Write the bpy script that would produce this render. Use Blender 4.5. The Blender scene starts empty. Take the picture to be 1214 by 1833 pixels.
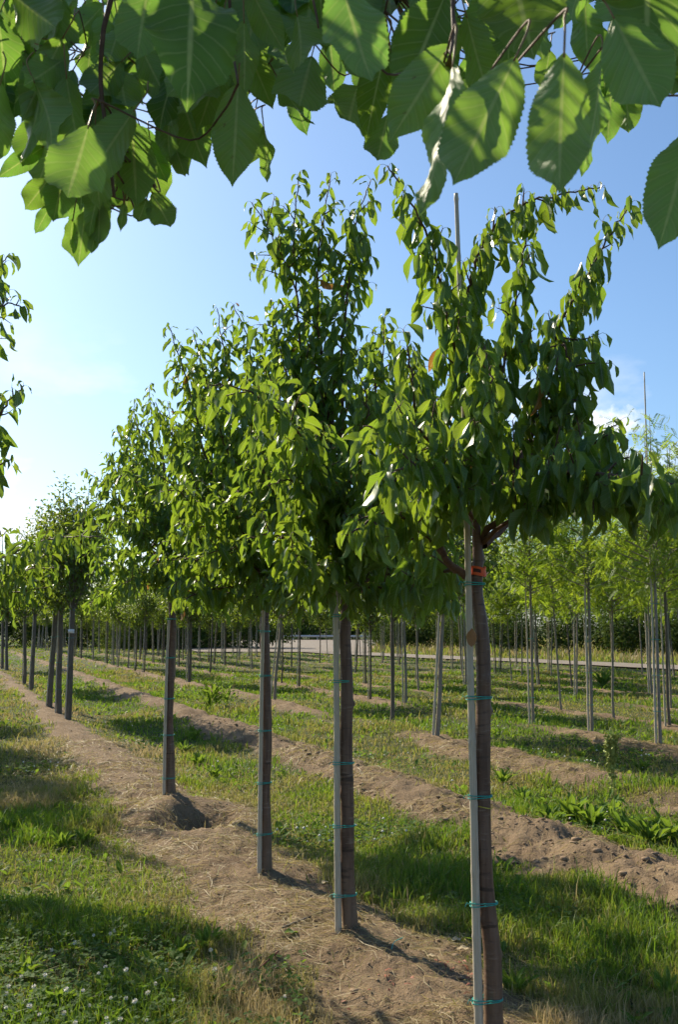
import bpy, math, random
import numpy as np
from mathutils import Matrix, Vector

R = math.radians
scene = bpy.context.scene
C = scene.collection

# ------------------------------------------------------------------ camera, world, sun, exposure
FPX, CX, CY = 1870.0, 607.0, 916.5            # focal length and centre in photograph pixels
CAMH = 1.70
PITCH = math.atan(206.0 / FPX)
cam_data = bpy.data.cameras.new('camera')
cam = bpy.data.objects.new('camera', cam_data)
C.objects.link(cam)
cam.location = (0, 0, CAMH)
cam.rotation_euler = (math.pi / 2 + PITCH, 0, 0)
cam_data.sensor_fit = 'VERTICAL'
cam_data.sensor_height = 36.0
cam_data.lens = 36.0 * FPX / 1833.0
cam_data.clip_start = 0.05
cam_data.clip_end = 9000
cam_data.dof.use_dof = True
cam_data.dof.focus_distance = 6.5
cam_data.dof.aperture_fstop = 20.0
scene.camera = cam

SUN_AZ, SUN_EL = R(40), R(36)                  # sun ahead and to the left of the view
sun_vec = Vector((-math.sin(SUN_AZ) * math.cos(SUN_EL), math.cos(SUN_AZ) * math.cos(SUN_EL), math.sin(SUN_EL)))
world = bpy.data.worlds.new('World')
scene.world = world
world.use_nodes = True
wn, wl = world.node_tree.nodes, world.node_tree.links
wn.clear()
w_out = wn.new('ShaderNodeOutputWorld')
w_bg = wn.new('ShaderNodeBackground')
w_bg.inputs['Strength'].default_value = 0.096
sky = wn.new('ShaderNodeTexSky')
sky.sky_type = 'NISHITA'
sky.sun_disc = False
sky.sun_elevation = SUN_EL
sky.sun_rotation = -SUN_AZ
sky.air_density = 1.0
sky.dust_density = 1.2
sky.ozone_density = 4.5
# fair-weather cumulus, low over the horizon all round
w_tc = wn.new('ShaderNodeTexCoord')
w_map = wn.new('ShaderNodeMapping')
w_map.inputs['Scale'].default_value = (1.0, 1.0, 2.2)
w_map.inputs['Location'].default_value = (3.1, 0.7, 0.35)
w_noise = wn.new('ShaderNodeTexNoise')
w_noise.inputs['Scale'].default_value = 5.5
w_noise.inputs['Detail'].default_value = 7
w_noise.inputs['Roughness'].default_value = 0.55
w_ramp = wn.new('ShaderNodeMapRange')
w_ramp.inputs['From Min'].default_value = 0.53
w_ramp.inputs['From Max'].default_value = 0.72
w_sep = wn.new('ShaderNodeSeparateXYZ')
w_el = wn.new('ShaderNodeMapRange')
w_el.inputs['From Min'].default_value = 0.30
w_el.inputs['From Max'].default_value = 0.12
w_mul = wn.new('ShaderNodeMath'); w_mul.operation = 'MULTIPLY'
w_mix = wn.new('ShaderNodeMixRGB')
w_mix.inputs['Color2'].default_value = (8.4, 8.5, 8.7, 1)
wl.new(w_tc.outputs['Generated'], w_map.inputs['Vector'])
wl.new(w_map.outputs['Vector'], w_noise.inputs['Vector'])
wl.new(w_noise.outputs['Fac'], w_ramp.inputs['Value'])
wl.new(w_tc.outputs['Generated'], w_sep.inputs['Vector'])
wl.new(w_sep.outputs['Z'], w_el.inputs['Value'])
wl.new(w_ramp.outputs['Result'], w_mul.inputs[0])
wl.new(w_el.outputs['Result'], w_mul.inputs[1])
w_last = w_mul.outputs['Value']
w_n2 = wn.new('ShaderNodeTexNoise'); w_n2.inputs['Scale'].default_value = 22; w_n2.inputs['Detail'].default_value = 8; w_n2.inputs['Roughness'].default_value = 0.6
wl.new(w_tc.outputs['Generated'], w_n2.inputs['Vector'])
for az_, el_, rad_, amt_ in ((9.6, 12.2, .040, .8), (14.2, 10.7, .040, .85), (16.4, 8.3, .055, .85), (19.5, 8.8, .050, .85), (-17.3, 5.2, .06, .6), (-26, 9, .07, .6), (31, 10, .07, .8), (48, 8, .08, .7)):
    a_, e_ = R(az_), R(el_)
    sub = wn.new('ShaderNodeVectorMath'); sub.operation = 'SUBTRACT'
    sub.inputs[1].default_value = (math.sin(a_) * math.cos(e_), math.cos(a_) * math.cos(e_), math.sin(e_))
    scl = wn.new('ShaderNodeVectorMath'); scl.operation = 'MULTIPLY'; scl.inputs[1].default_value = (1, 1, 1.9)
    lng = wn.new('ShaderNodeVectorMath'); lng.operation = 'LENGTH'
    wl.new(w_tc.outputs['Generated'], sub.inputs[0]); wl.new(sub.outputs[0], scl.inputs[0]); wl.new(scl.outputs[0], lng.inputs[0])
    off = wn.new('ShaderNodeMath'); off.operation = 'MULTIPLY_ADD'; off.inputs[1].default_value = -rad_ * 3.2
    wl.new(w_n2.outputs['Fac'], off.inputs[0]); wl.new(lng.outputs['Value'], off.inputs[2])
    mr = wn.new('ShaderNodeMapRange'); mr.interpolation_type = 'SMOOTHSTEP'
    mr.inputs['From Min'].default_value = -rad_ * .65; mr.inputs['From Max'].default_value = -rad_ * 1.35; mr.inputs['To Max'].default_value = amt_
    wl.new(off.outputs[0], mr.inputs['Value'])
    mx_ = wn.new('ShaderNodeMath'); mx_.operation = 'MAXIMUM'
    wl.new(w_last, mx_.inputs[0]); wl.new(mr.outputs['Result'], mx_.inputs[1]); w_last = mx_.outputs[0]
wl.new(w_last, w_mix.inputs['Fac'])

w_tint = wn.new('ShaderNodeMixRGB'); w_tint.blend_type = 'MULTIPLY'; w_tint.inputs['Fac'].default_value = 1.0
w_tint.inputs['Color2'].default_value = (0.89, 1.00, 1.04, 1)          # white balance of the picture
wl.new(sky.outputs['Color'], w_tint.inputs['Color1'])
wl.new(w_tint.outputs['Color'], w_mix.inputs['Color1'])
wl.new(w_mix.outputs['Color'], w_bg.inputs['Color'])
wl.new(w_bg.outputs['Background'], w_out.inputs['Surface'])

sun_data = bpy.data.lights.new('sun', 'SUN')
sun_data.energy = 5.0
sun_data.angle = R(0.5)
sun_data.color = (1.0, 0.89, 0.70)
sun = bpy.data.objects.new('sun', sun_data)
C.objects.link(sun)
sun.rotation_euler = sun_vec.to_track_quat('Z', 'Y').to_euler()
sun.location = (-20, 20, 30)

scene.view_settings.view_transform = 'Standard'
scene.view_settings.look = 'None'
scene.view_settings.exposure = 0.70
scene.view_settings.gamma = 1.0
scene.view_settings.use_curve_mapping = False
scene.render.engine = 'CYCLES'
scene.cycles.max_bounces = 6
scene.cycles.diffuse_bounces = 3
scene.cycles.transmission_bounces = 4
scene.cycles.transparent_max_bounces = 6
scene.cycles.use_denoising = True
scene.cycles.use_adaptive_sampling = True
scene.cycles.adaptive_threshold = 0.03
scene.cycles.sample_clamp_indirect = 6.0
scene.cycles.caustics_reflective = False
scene.cycles.caustics_refractive = False

# ------------------------------------------------------------------ helpers
def P(px, py, d):
    """point at world depth y=d on the ray through photograph pixel (px, py)"""
    u, v = (px - CX) / FPX, (CY - py) / FPX
    cy, sy = math.cos(PITCH), math.sin(PITCH)
    dx, dy, dz = u, cy - v * sy, sy + v * cy
    k = d / dy
    return np.array([dx * k, d, CAMH + dz * k])

def G(px, py, h=0.03):
    u, v = (px - CX) / FPX, (CY - py) / FPX
    cy, sy = math.cos(PITCH), math.sin(PITCH)
    dx, dy, dz = u, cy - v * sy, sy + v * cy
    k = (h - CAMH) / dz
    return np.array([dx * k, dy * k])

def project(p):
    p = np.asarray(p, float).reshape(-1, 3)
    q = p - np.array([0, 0, CAMH])
    cy, sy = math.cos(PITCH), math.sin(PITCH)
    f = q[:, 1] * cy + q[:, 2] * sy
    u = -q[:, 1] * sy + q[:, 2] * cy
    f = np.where(np.abs(f) < 1e-6, 1e-6, f)
    return CX + FPX * q[:, 0] / f, CY - FPX * u / f, f

def _hash(ix, iy, seed):
    n = (ix.astype(np.int64) * 374761393 + iy.astype(np.int64) * 668265263 + seed * 1442695041) & 0x7fffffff
    n = ((n ^ (n >> 13)) * 1274126177) & 0x7fffffff
    n = n ^ (n >> 16)
    return (n & 0xffff) / 65535.0

def vnoise(x, y, seed=0):
    ix, iy = np.floor(x), np.floor(y)
    fx, fy = x - ix, y - iy
    ux, uy = fx * fx * (3 - 2 * fx), fy * fy * (3 - 2 * fy)
    ix, iy = ix.astype(np.int64), iy.astype(np.int64)
    a, b = _hash(ix, iy, seed), _hash(ix + 1, iy, seed)
    c, d = _hash(ix, iy + 1, seed), _hash(ix + 1, iy + 1, seed)
    return a + (b - a) * ux + (c - a) * uy + (a - b - c + d) * ux * uy

def fbm(x, y, oct=4, seed=0, gain=0.5):
    x, y = np.asarray(x, float), np.asarray(y, float)
    s, a, t = 0, 1.0, 0
    for o in range(oct):
        s = s + a * vnoise(x * 2 ** o + o * 17.3, y * 2 ** o - o * 9.1, seed + o)
        t += a
        a *= gain
    return s / t                                   # 0..1

def sstep(a, b, x):
    t = np.clip((x - a) / (b - a), 0, 1)
    return t * t * (3 - 2 * t)

def mesh_np(name, V, F, mat=None, smooth=True, luv=None, fattr=None):
    V = np.ascontiguousarray(V, np.float32)
    Fs = F if isinstance(F, list) else [F]
    Fs = [np.asarray(f, np.int32) for f in Fs if len(f)]
    loops = np.concatenate([f.ravel() for f in Fs])
    tot = np.concatenate([np.full(len(f), f.shape[1], np.int32) for f in Fs])
    start = np.concatenate([[0], np.cumsum(tot)[:-1]]).astype(np.int32)
    me = bpy.data.meshes.new(name)
    me.vertices.add(len(V)); me.vertices.foreach_set('co', V.ravel())
    me.loops.add(len(loops)); me.loops.foreach_set('vertex_index', loops)
    me.polygons.add(len(tot)); me.polygons.foreach_set('loop_start', start)
    if smooth:
        me.polygons.foreach_set('use_smooth', np.ones(len(tot), bool))
    if luv is not None:
        a = me.attributes.new('luv', 'FLOAT_VECTOR', 'POINT')
        a.data.foreach_set('vector', np.ascontiguousarray(luv, np.float32).ravel())
    for k, v in (fattr or {}).items():
        a = me.attributes.new(k, 'FLOAT', 'POINT')
        a.data.foreach_set('value', np.ascontiguousarray(v, np.float32))
    me.update(calc_edges=True)
    if mat is not None:
        me.materials.append(mat)
    return me

def link(name, data, parent=None, label=None, cat=None, group=None, kind=None):
    o = bpy.data.objects.new(name, data)
    C.objects.link(o)
    if parent is not None:
        o.parent = parent
    if label: o['label'] = label
    if cat: o['category'] = cat
    if group: o['group'] = group
    if kind: o['kind'] = kind
    return o

def thing(name, loc, label, cat, group=None):
    o = link(name, None, None, label, cat, group)
    o.empty_display_size = 0.1
    o.location = loc
    return o

def unit(v):
    v = np.asarray(v, float)
    return v / max(np.linalg.norm(v), 1e-9)

def units(v):
    return v / np.maximum(np.linalg.norm(v, axis=-1, keepdims=True), 1e-9)

def crom(pts, n=6):
    """Catmull-Rom through the points; last column may be a radius"""
    p = np.asarray(pts, float)
    p = np.vstack([2 * p[0] - p[1], p, 2 * p[-1] - p[-2]])
    out = []
    for i in range(1, len(p) - 2):
        for j in range(n):
            t = j / n
            out.append(0.5 * (2 * p[i] + (p[i + 1] - p[i - 1]) * t + (2 * p[i - 1] - 5 * p[i] + 4 * p[i + 1] - p[i + 2]) * t * t
                              + (3 * p[i] - p[i - 1] - 3 * p[i + 1] + p[i + 2]) * t ** 3))
    out.append(p[-2])
    return np.array(out)

def tube(path, rad, ns=8, cap=True):
    path = np.asarray(path, float)
    n = len(path)
    rad = np.broadcast_to(np.asarray(rad, float), (n,))
    T = units(np.gradient(path, axis=0))
    ref = np.array([0.0, 0, 1]) if abs(T[0, 2]) < 0.8 else np.array([1.0, 0, 0])
    X = np.zeros((n, 3))
    x = unit(np.cross(ref, T[0]))
    for i in range(n):
        x = unit(x - T[i] * np.dot(x, T[i]))
        X[i] = x
    Y = np.cross(T, X)
    a = np.arange(ns) / ns * 2 * math.pi
    V = path[:, None, :] + rad[:, None, None] * (np.cos(a)[None, :, None] * X[:, None, :] + np.sin(a)[None, :, None] * Y[:, None, :])
    V = V.reshape(-1, 3)
    i = np.arange(n - 1)[:, None] * ns
    j = np.arange(ns)[None, :]
    j2 = (j + 1) % ns
    F = np.stack([i + j, i + j2, i + ns + j2, i + ns + j], -1).reshape(-1, 4)
    if cap:
        V = np.vstack([V, path[-1] + T[-1] * rad[-1] * 0.3])
        k = len(V) - 1
        b = (n - 1) * ns
        jj = np.arange(ns)
        F = np.vstack([F, np.stack([b + jj, b + (jj + 1) % ns, np.full(ns, k), np.full(ns, k)], -1)])
    return V, F

class MB:
    """collects quads and triangles into one mesh"""
    def __init__(self):
        self.V, self.Q, self.T, self.n = [], [], [], 0
    def add(self, V, F):
        F = np.asarray(F)
        if F.shape[1] == 4:
            deg = F[:, 2] == F[:, 3]
            if deg.any():
                self.T.append(F[deg][:, :3] + self.n)
                F = F[~deg]
            if len(F): self.Q.append(F + self.n)
        else:
            self.T.append(F + self.n)
        self.V.append(V); self.n += len(V)
        return self
    def mesh(self, name, mat, smooth=True, luv=None, fattr=None):
        Fs = []
        if self.Q: Fs.append(np.vstack(self.Q))
        if self.T: Fs.append(np.vstack(self.T))
        return mesh_np(name, np.vstack(self.V), Fs, mat, smooth, luv, fattr)

# ------------------------------------------------------------------ materials
class NT:
    def __init__(self, name):
        self.m = bpy.data.materials.new(name)
        self.m.use_nodes = True
        self.t = self.m.node_tree
        self.t.nodes.clear()
        self.out = self.t.nodes.new('ShaderNodeOutputMaterial')
    def n(self, typ, ins=None, **kw):
        nd = self.t.nodes.new(typ)
        for k, v in kw.items():
            setattr(nd, k, v)
        for k, v in (ins or {}).items():
            s = nd.inputs[k]
            if isinstance(v, bpy.types.NodeSocket):
                self.t.links.new(v, s)
            else:
                s.default_value = v
        return nd
    def math(self, op, a, b=0.0, c=0.0, clamp=False):
        nd = self.t.nodes.new('ShaderNodeMath')
        nd.operation = op; nd.use_clamp = clamp
        for i, v in enumerate((a, b, c)):
            if isinstance(v, bpy.types.NodeSocket): self.t.links.new(v, nd.inputs[i])
            else: nd.inputs[i].default_value = v
        return nd.outputs[0]
    def mix(self, f, a, b, typ='MIX'):
        nd = self.t.nodes.new('ShaderNodeMixRGB'); nd.blend_type = typ
        for i, v in zip(('Fac', 'Color1', 'Color2'), (f, a, b)):
            if isinstance(v, bpy.types.NodeSocket): self.t.links.new(v, nd.inputs[i])
            else: nd.inputs[i].default_value = v if i == 'Fac' else (*v[:3], 1)
        return nd.outputs[0]
    def rng(self, v, a, b, c=0.0, d=1.0):
        nd = self.n('ShaderNodeMapRange', {'Value': v, 'From Min': a, 'From Max': b, 'To Min': c, 'To Max': d})
        return nd.outputs[0]
    def noise(self, vec, scale, detail=4, rough=0.55):
        i = {'Scale': scale, 'Detail': detail, 'Roughness': rough}
        if vec is not None: i['Vector'] = vec
        return self.n('ShaderNodeTexNoise', i).outputs['Fac']
    def ramp(self, f, stops):
        nd = self.n('ShaderNodeValToRGB', {'Fac': f})
        el = nd.color_ramp.elements
        el[0].position, el[0].color = stops[0][0], (*stops[0][1], 1)
        el[1].position, el[1].color = stops[-1][0], (*stops[-1][1], 1)
        for p, c in stops[1:-1]:
            e = el.new(p); e.color = (*c, 1)
        return nd.outputs['Color']
    def done(self, sh):
        self.t.links.new(sh, self.out.inputs['Surface'])
        return self.m

def leaf_material(name, dark, light, under, trans, tfac, rough=0.42, veins=0, odd=None, bump=0.0, spec=0.45):
    m = NT(name)
    at = m.n('ShaderNodeAttribute', attribute_name='luv').outputs['Vector']
    sp = m.n('ShaderNodeSeparateXYZ', {'Vector': at})
    ob = m.n('ShaderNodeObjectInfo').outputs['Random']
    r = m.math('FRACT', m.math('ADD', sp.outputs['Z'], ob))
    top = m.mix(r, dark, light)
    top = m.mix(m.math('GREATER_THAN', m.math('FRACT', m.math('MULTIPLY', r, 7.31)), 0.86), top, (light[0] * 1.7, light[1] * 1.25, light[2] * 1.4))
    geo = m.n('ShaderNodeNewGeometry')
    pn = m.noise(m.n('ShaderNodeTexCoord').outputs['Object'], 9.0, 3)
    top = m.mix(m.rng(pn, 0.35, 0.7, 0.0, 0.25), top, (light[0] * 1.3, light[1] * 1.15, light[2]))
    und = m.mix(m.math('MULTIPLY', r, 0.5), under, (under[0] * 0.8, under[1] * 0.85, under[2] * 0.75))
    col = m.mix(geo.outputs['Backfacing'], top, und)
    tcol = m.mix(r, trans, (trans[0] * 1.35, trans[1] * 1.12, trans[2] * 0.8))
    if odd:
        o = m.math('GREATER_THAN', r, odd[1])
        col = m.mix(o, col, odd[0]); tcol = m.mix(o, tcol, tuple(min(1, c * 1.6) for c in odd[0]))
    norm = None
    if veins:
        au = m.math('ABSOLUTE', sp.outputs['X'])
        w = m.math('SUBTRACT', sp.outputs['Y'], m.math('MULTIPLY', m.math('POWER', au, 0.85), 0.17))
        fr = m.math('ABSOLUTE', m.math('SUBTRACT', m.math('FRACT', m.math('MULTIPLY', w, veins)), 0.5))
        line = m.rng(fr, 0.40, 0.5)
        mid = m.rng(au, 0.085, 0.03)
        vv = m.math('MAXIMUM', m.math('MULTIPLY', line, 0.5), m.math('MULTIPLY', mid, 0.9))
        net = m.noise(at, 60.0, 2)
        col = m.mix(vv, col, (0.34, 0.43, 0.16))
        tcol = m.mix(m.math('MULTIPLY', vv, 0.9), tcol, (0.50, 0.62, 0.16))
        col = m.mix(m.rng(net, 0.4, 0.7, 0.0, 0.12), col, (0.02, 0.05, 0.01))
        vein_shade = m.rng(fr, 0.0, 0.45, 0.0, 0.28)  # corrugation shading beside the veins, painted into the leaf colours
        col = m.mix(vein_shade, col, m.mix(0.45, col, (0.02, 0.05, 0.01)))
        tcol = m.mix(vein_shade, tcol, m.mix(0.45, tcol, (0.03, 0.07, 0.01)))
        spot = m.rng(m.noise(m.n('ShaderNodeTexCoord').outputs['Object'], 7.0, 5, .7), 0.685, 0.72, 0.0, 0.75)
        col = m.mix(spot, col, (0.17, 0.12, 0.04)); tcol = m.mix(spot, tcol, (0.16, 0.11, 0.03))
        if bump:
            hh = m.math('ADD', m.math('MULTIPLY', fr, 1.0), m.math('MULTIPLY', net, 0.25))
            norm = m.n('ShaderNodeBump', {'Strength': bump, 'Distance': 0.002, 'Height': hh}).outputs['Normal']
    pb = m.n('ShaderNodeBsdfPrincipled', {'Base Color': col, 'Roughness': rough, 'Specular IOR Level': spec})
    tr = m.n('ShaderNodeBsdfTranslucent', {'Color': tcol})
    if norm is not None:
        m.t.links.new(norm, pb.inputs['Normal'])
    mx = m.n('ShaderNodeMixShader', {'Fac': tfac})
    m.t.links.new(pb.outputs[0], mx.inputs[1]); m.t.links.new(tr.outputs[0], mx.inputs[2])
    return m.done(mx.outputs[0])

M_near = leaf_material('cherry leaf near', (0.040, 0.105, 0.014), (0.065, 0.150, 0.022), (0.21, 0.325, 0.095), (0.215, 0.43, 0.055), 0.42, 0.42, veins=10, bump=0.5)
M_leaf = leaf_material('cherry leaf', (0.028, 0.086, 0.010), (0.062, 0.140, 0.017), (0.115, 0.195, 0.065), (0.285, 0.465, 0.030), 0.39, 0.34, veins=9, odd=((0.30, 0.13, 0.03), 0.9975))
M_leaf_far = leaf_material('small dark leaf', (0.030, 0.075, 0.012), (0.060, 0.125, 0.018), (0.09, 0.14, 0.05), (0.24, 0.36, 0.03), 0.36, 0.45)
M_locust = leaf_material('locust leaflet', (0.060, 0.130, 0.016), (0.110, 0.190, 0.024), (0.11, 0.17, 0.045), (0.36, 0.54, 0.04), 0.43, 0.5)
M_shrub = leaf_material('shrub leaf', (0.022, 0.050, 0.012), (0.050, 0.090, 0.020), (0.05, 0.075, 0.03), (0.08, 0.13, 0.02), 0.25, 0.8, spec=0.1)
M_shrub_pale = leaf_material('pale shrub leaf', (0.04, 0.08, 0.018), (0.08, 0.13, 0.03), (0.09, 0.13, 0.045), (0.13, 0.20, 0.03), 0.3, 0.8, spec=0.1)
M_weed = leaf_material('weed leaf', (0.035, 0.095, 0.010), (0.070, 0.150, 0.018), (0.075, 0.14, 0.03), (0.22, 0.37, 0.03), 0.36, 0.7, veins=8, spec=0.15)

def grass_material():
    m = NT('grass blades')
    dry = m.n('ShaderNodeAttribute', attribute_name='dry').outputs['Fac']
    col = m.ramp(dry, [(0.0, (0.045, 0.110, 0.011)), (0.35, (0.095, 0.155, 0.018)), (0.6, (0.19, 0.185, 0.045)), (0.85, (0.33, 0.26, 0.11)), (1.0, (0.42, 0.33, 0.18))])
    tc = m.ramp(dry, [(0.0, (0.19, 0.34, 0.02)), (0.35, (0.30, 0.40, 0.03)), (0.6, (0.36, 0.34, 0.07)), (1.0, (0.42, 0.32, 0.15))])
    pb = m.n('ShaderNodeBsdfPrincipled', {'Base Color': col, 'Roughness': 0.55, 'Specular IOR Level': 0.3})
    tr = m.n('ShaderNodeBsdfTranslucent', {'Color': tc})
    mx = m.n('ShaderNodeMixShader', {'Fac': 0.38})
    m.t.links.new(pb.outputs[0], mx.inputs[1]); m.t.links.new(tr.outputs[0], mx.inputs[2])
    return m.done(mx.outputs[0])
M_grass = grass_material()

def ground_material():
    m = NT('field ground')
    pos = m.n('ShaderNodeNewGeometry').outputs['Position']
    soil = m.n('ShaderNodeAttribute', attribute_name='soil').outputs['Fac']
    n1 = m.noise(pos, 2.2, 5); n2 = m.noise(pos, 26.0, 6, 0.65); n3 = m.noise(pos, 140.0, 3)
    sc = m.mix(n1, (0.165, 0.115, 0.067), (0.30, 0.214, 0.128))
    sc = m.mix(m.rng(n2, 0.35, 0.68), m.mix(0.35, sc, (0.13, 0.085, 0.055)), sc)
    damp_dapple = m.noise(pos, 0.9, 4)  # damp patches that also paint dappled shade into the soil colour
    sc = m.mix(m.rng(damp_dapple, 0.46, 0.66, 0, 0.65), sc, (0.135, 0.088, 0.052))
    sc = m.mix(m.rng(n3, 0.55, 0.75, 0, 0.5), sc, (0.43, 0.33, 0.22))
    gc = m.mix(n1, (0.050, 0.085, 0.018), (0.13, 0.13, 0.045))
    gc = m.mix(m.rng(n2, 0.3, 0.7), (0.045, 0.050, 0.018), gc)
    col = m.mix(soil, gc, sc)
    hb = m.math('ADD', m.math('MULTIPLY', n2, 1.0), m.math('MULTIPLY', n3, 0.35))
    bp = m.n('ShaderNodeBump', {'Strength': 0.9, 'Distance': 0.03, 'Height': hb}).outputs['Normal']
    pb = m.n('ShaderNodeBsdfPrincipled', {'Base Color': col, 'Roughness': 0.95, 'Specular IOR Level': 0.15, 'Normal': bp})
    return m.done(pb.outputs[0])
M_ground = ground_material()

def simple(name, c1, c2, scale=20.0, rough=0.7, bump=0.2, stretch=(1, 1, 1), spec=0.3, dist=0.004):
    m = NT(name)
    tc = m.n('ShaderNodeTexCoord').outputs['Object']
    mp = m.n('ShaderNodeMapping', {'Vector': tc, 'Scale': stretch}).outputs[0]
    n = m.noise(mp, scale, 5, 0.6)
    col = m.mix(m.rng(n, 0.3, 0.7), c1, c2)
    bp = m.n('ShaderNodeBump', {'Strength': bump, 'Distance': dist, 'Height': n}).outputs['Normal']
    pb = m.n('ShaderNodeBsdfPrincipled', {'Base Color': col, 'Roughness': rough, 'Specular IOR Level': spec, 'Normal': bp})
    return m.done(pb.outputs[0])

def cherry_bark():
    m = NT('cherry bark')
    pos = m.n('ShaderNodeNewGeometry').outputs['Position']
    lent = m.noise(m.n('ShaderNodeMapping', {'Vector': pos, 'Scale': (9, 9, 55)}).outputs[0], 1.3, 4)
    peel = m.noise(m.n('ShaderNodeMapping', {'Vector': pos, 'Scale': (30, 30, 3.5)}).outputs[0], 1.4, 4)
    fine = m.noise(pos, 90, 4)
    col = m.mix(m.rng(peel, 0.35, 0.65), (0.095, 0.053, 0.036), (0.175, 0.108, 0.074))
    col = m.mix(m.rng(lent, 0.60, 0.70, 0, 0.6), col, (0.26, 0.20, 0.155))
    col = m.mix(m.rng(lent, 0.40, 0.30, 0, 0.6), col, (0.05, 0.033, 0.028))
    scar = m.noise(m.n('ShaderNodeMapping', {'Vector': pos, 'Scale': (5, 5, 30)}).outputs[0], 1.0, 3)
    col = m.mix(m.rng(scar, 0.60, 0.66, 0, 0.8), col, (0.035, 0.022, 0.018))
    sep = m.n('ShaderNodeSeparateXYZ', {'Vector': pos})
    dirt = m.math('MULTIPLY', m.rng(sep.outputs['Z'], 0.55, 0.10), m.rng(fine, 0.3, 0.6, 0.55, 1.0))
    col = m.mix(m.math('MULTIPLY', dirt, 0.65), col, (0.21, 0.145, 0.095))
    h = m.math('ADD', m.math('MULTIPLY', lent, 0.8), m.math('ADD', m.math('MULTIPLY', peel, 0.5), m.math('MULTIPLY', fine, 0.3)))
    bp = m.n('ShaderNodeBump', {'Strength': 0.6, 'Distance': 0.005, 'Height': h}).outputs['Normal']
    pb = m.n('ShaderNodeBsdfPrincipled', {'Base Color': col, 'Roughness': 0.45, 'Specular IOR Level': 0.35, 'Normal': bp})
    return m.done(pb.outputs[0])
M_bark = cherry_bark()
M_twig = simple('cherry twig', (0.085, 0.046, 0.032), (0.155, 0.095, 0.065), 60, 0.65, 0.2, (1, 1, 1), 0.2)
M_petiole = simple('petiole', (0.20, 0.16, 0.05), (0.28, 0.13, 0.06), 30, 0.5, 0.05)
M_bamboo = simple('weathered bamboo', (0.40, 0.335, 0.245), (0.58, 0.50, 0.385), 6, 0.55, 0.12, (30, 30, 1.2), 0.35)
M_bark_far = simple('grey bark', (0.095, 0.075, 0.057), (0.175, 0.145, 0.112), 5, 0.75, 0.3, (8, 8, 2))
M_bark_pale = simple('pale stem bark', (0.19, 0.16, 0.125), (0.31, 0.27, 0.215), 5, 0.7, 0.3, (8, 8, 2))
M_twine = simple('turquoise twine', (0.02, 0.30, 0.25), (0.05, 0.42, 0.35), 200, 0.5, 0.3)
M_twine_y = simple('yellow twine', (0.42, 0.36, 0.04), (0.5, 0.43, 0.08), 200, 0.5, 0.3)
M_orange = simple('orange tape', (0.75, 0.10, 0.025), (0.85, 0.16, 0.05), 40, 0.45, 0.3)
M_ink = simple('dark print', (0.06, 0.02, 0.015), (0.10, 0.03, 0.02), 40, 0.6, 0.1)
M_white = simple('white label', (0.72, 0.74, 0.76), (0.8, 0.8, 0.8), 10, 0.5, 0.05)
M_blue = simple('pale blue label', (0.45, 0.62, 0.75), (0.55, 0.7, 0.8), 10, 0.5, 0.05)
M_asphalt = simple('worn asphalt', (0.165, 0.135, 0.10), (0.235, 0.195, 0.15), 3, 0.9, 0.2)
M_straw = simple('straw', (0.34, 0.25, 0.13), (0.50, 0.40, 0.24), 8, 0.6, 0.1)
M_clod = simple('soil clod', (0.19, 0.13, 0.08), (0.32, 0.225, 0.14), 30, 0.95, 0.8, dist=0.01)
M_clover = simple('clover blossom', (0.62, 0.60, 0.50), (0.74, 0.70, 0.62), 200, 0.7, 0.5)
M_seed = simple('dock seed heads', (0.22, 0.28, 0.06), (0.36, 0.38, 0.11), 90, 0.7, 0.4)
M_red = simple('red bark chip', (0.20, 0.06, 0.03), (0.32, 0.12, 0.06), 30, 0.7, 0.2)
M_steel = simple('galvanised steel', (0.42, 0.43, 0.44), (0.5, 0.51, 0.52), 5, 0.45, 0.05, spec=0.6)
M_dead = simple('dead leaf', (0.25, 0.12, 0.05), (0.36, 0.20, 0.09), 30, 0.6, 0.2)

# ------------------------------------------------------------------ ground
SL = 0.381                                         # the tree rows run away to the left
CR = math.cos(math.atan(SL))
ROWS = [-0.40, 2.21, 4.75, 7.30, 9.95, 12.5, 15.1, 17.7, 20.3, 22.9, 25.5]
ROW_W = [0.40, 0.54, 0.50, 0.50, 0.46, 0.36, 0.24, 0.22, 0.22, 0.22, 0.22]
ROW_H = [0.05, 0.085, 0.15, 0.11, 0.08, 0.05, 0.05, 0.05, 0.05, 0.05, 0.05]
RA, RB = np.array([13.9, 40.0]), np.array([2.2, 60.5])      # near edge of the path
RD = unit(np.append(RB - RA, 0))[:2]
RN = np.array([-RD[1], RD[0]]) * -1                          # to the far side of the path
HOLE = G(352, 1472)
D1, D2, D3, D4 = 4.19, 5.72, 7.15, 10.06           # depth of the four near cherry trees

def field(x, y):
    """1 on the nursery field, 0 on and beyond the path"""
    s = (x - RA[0]) * RN[0] + (y - RA[1]) * RN[1]
    return sstep(0.0, -1.5, s)

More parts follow.
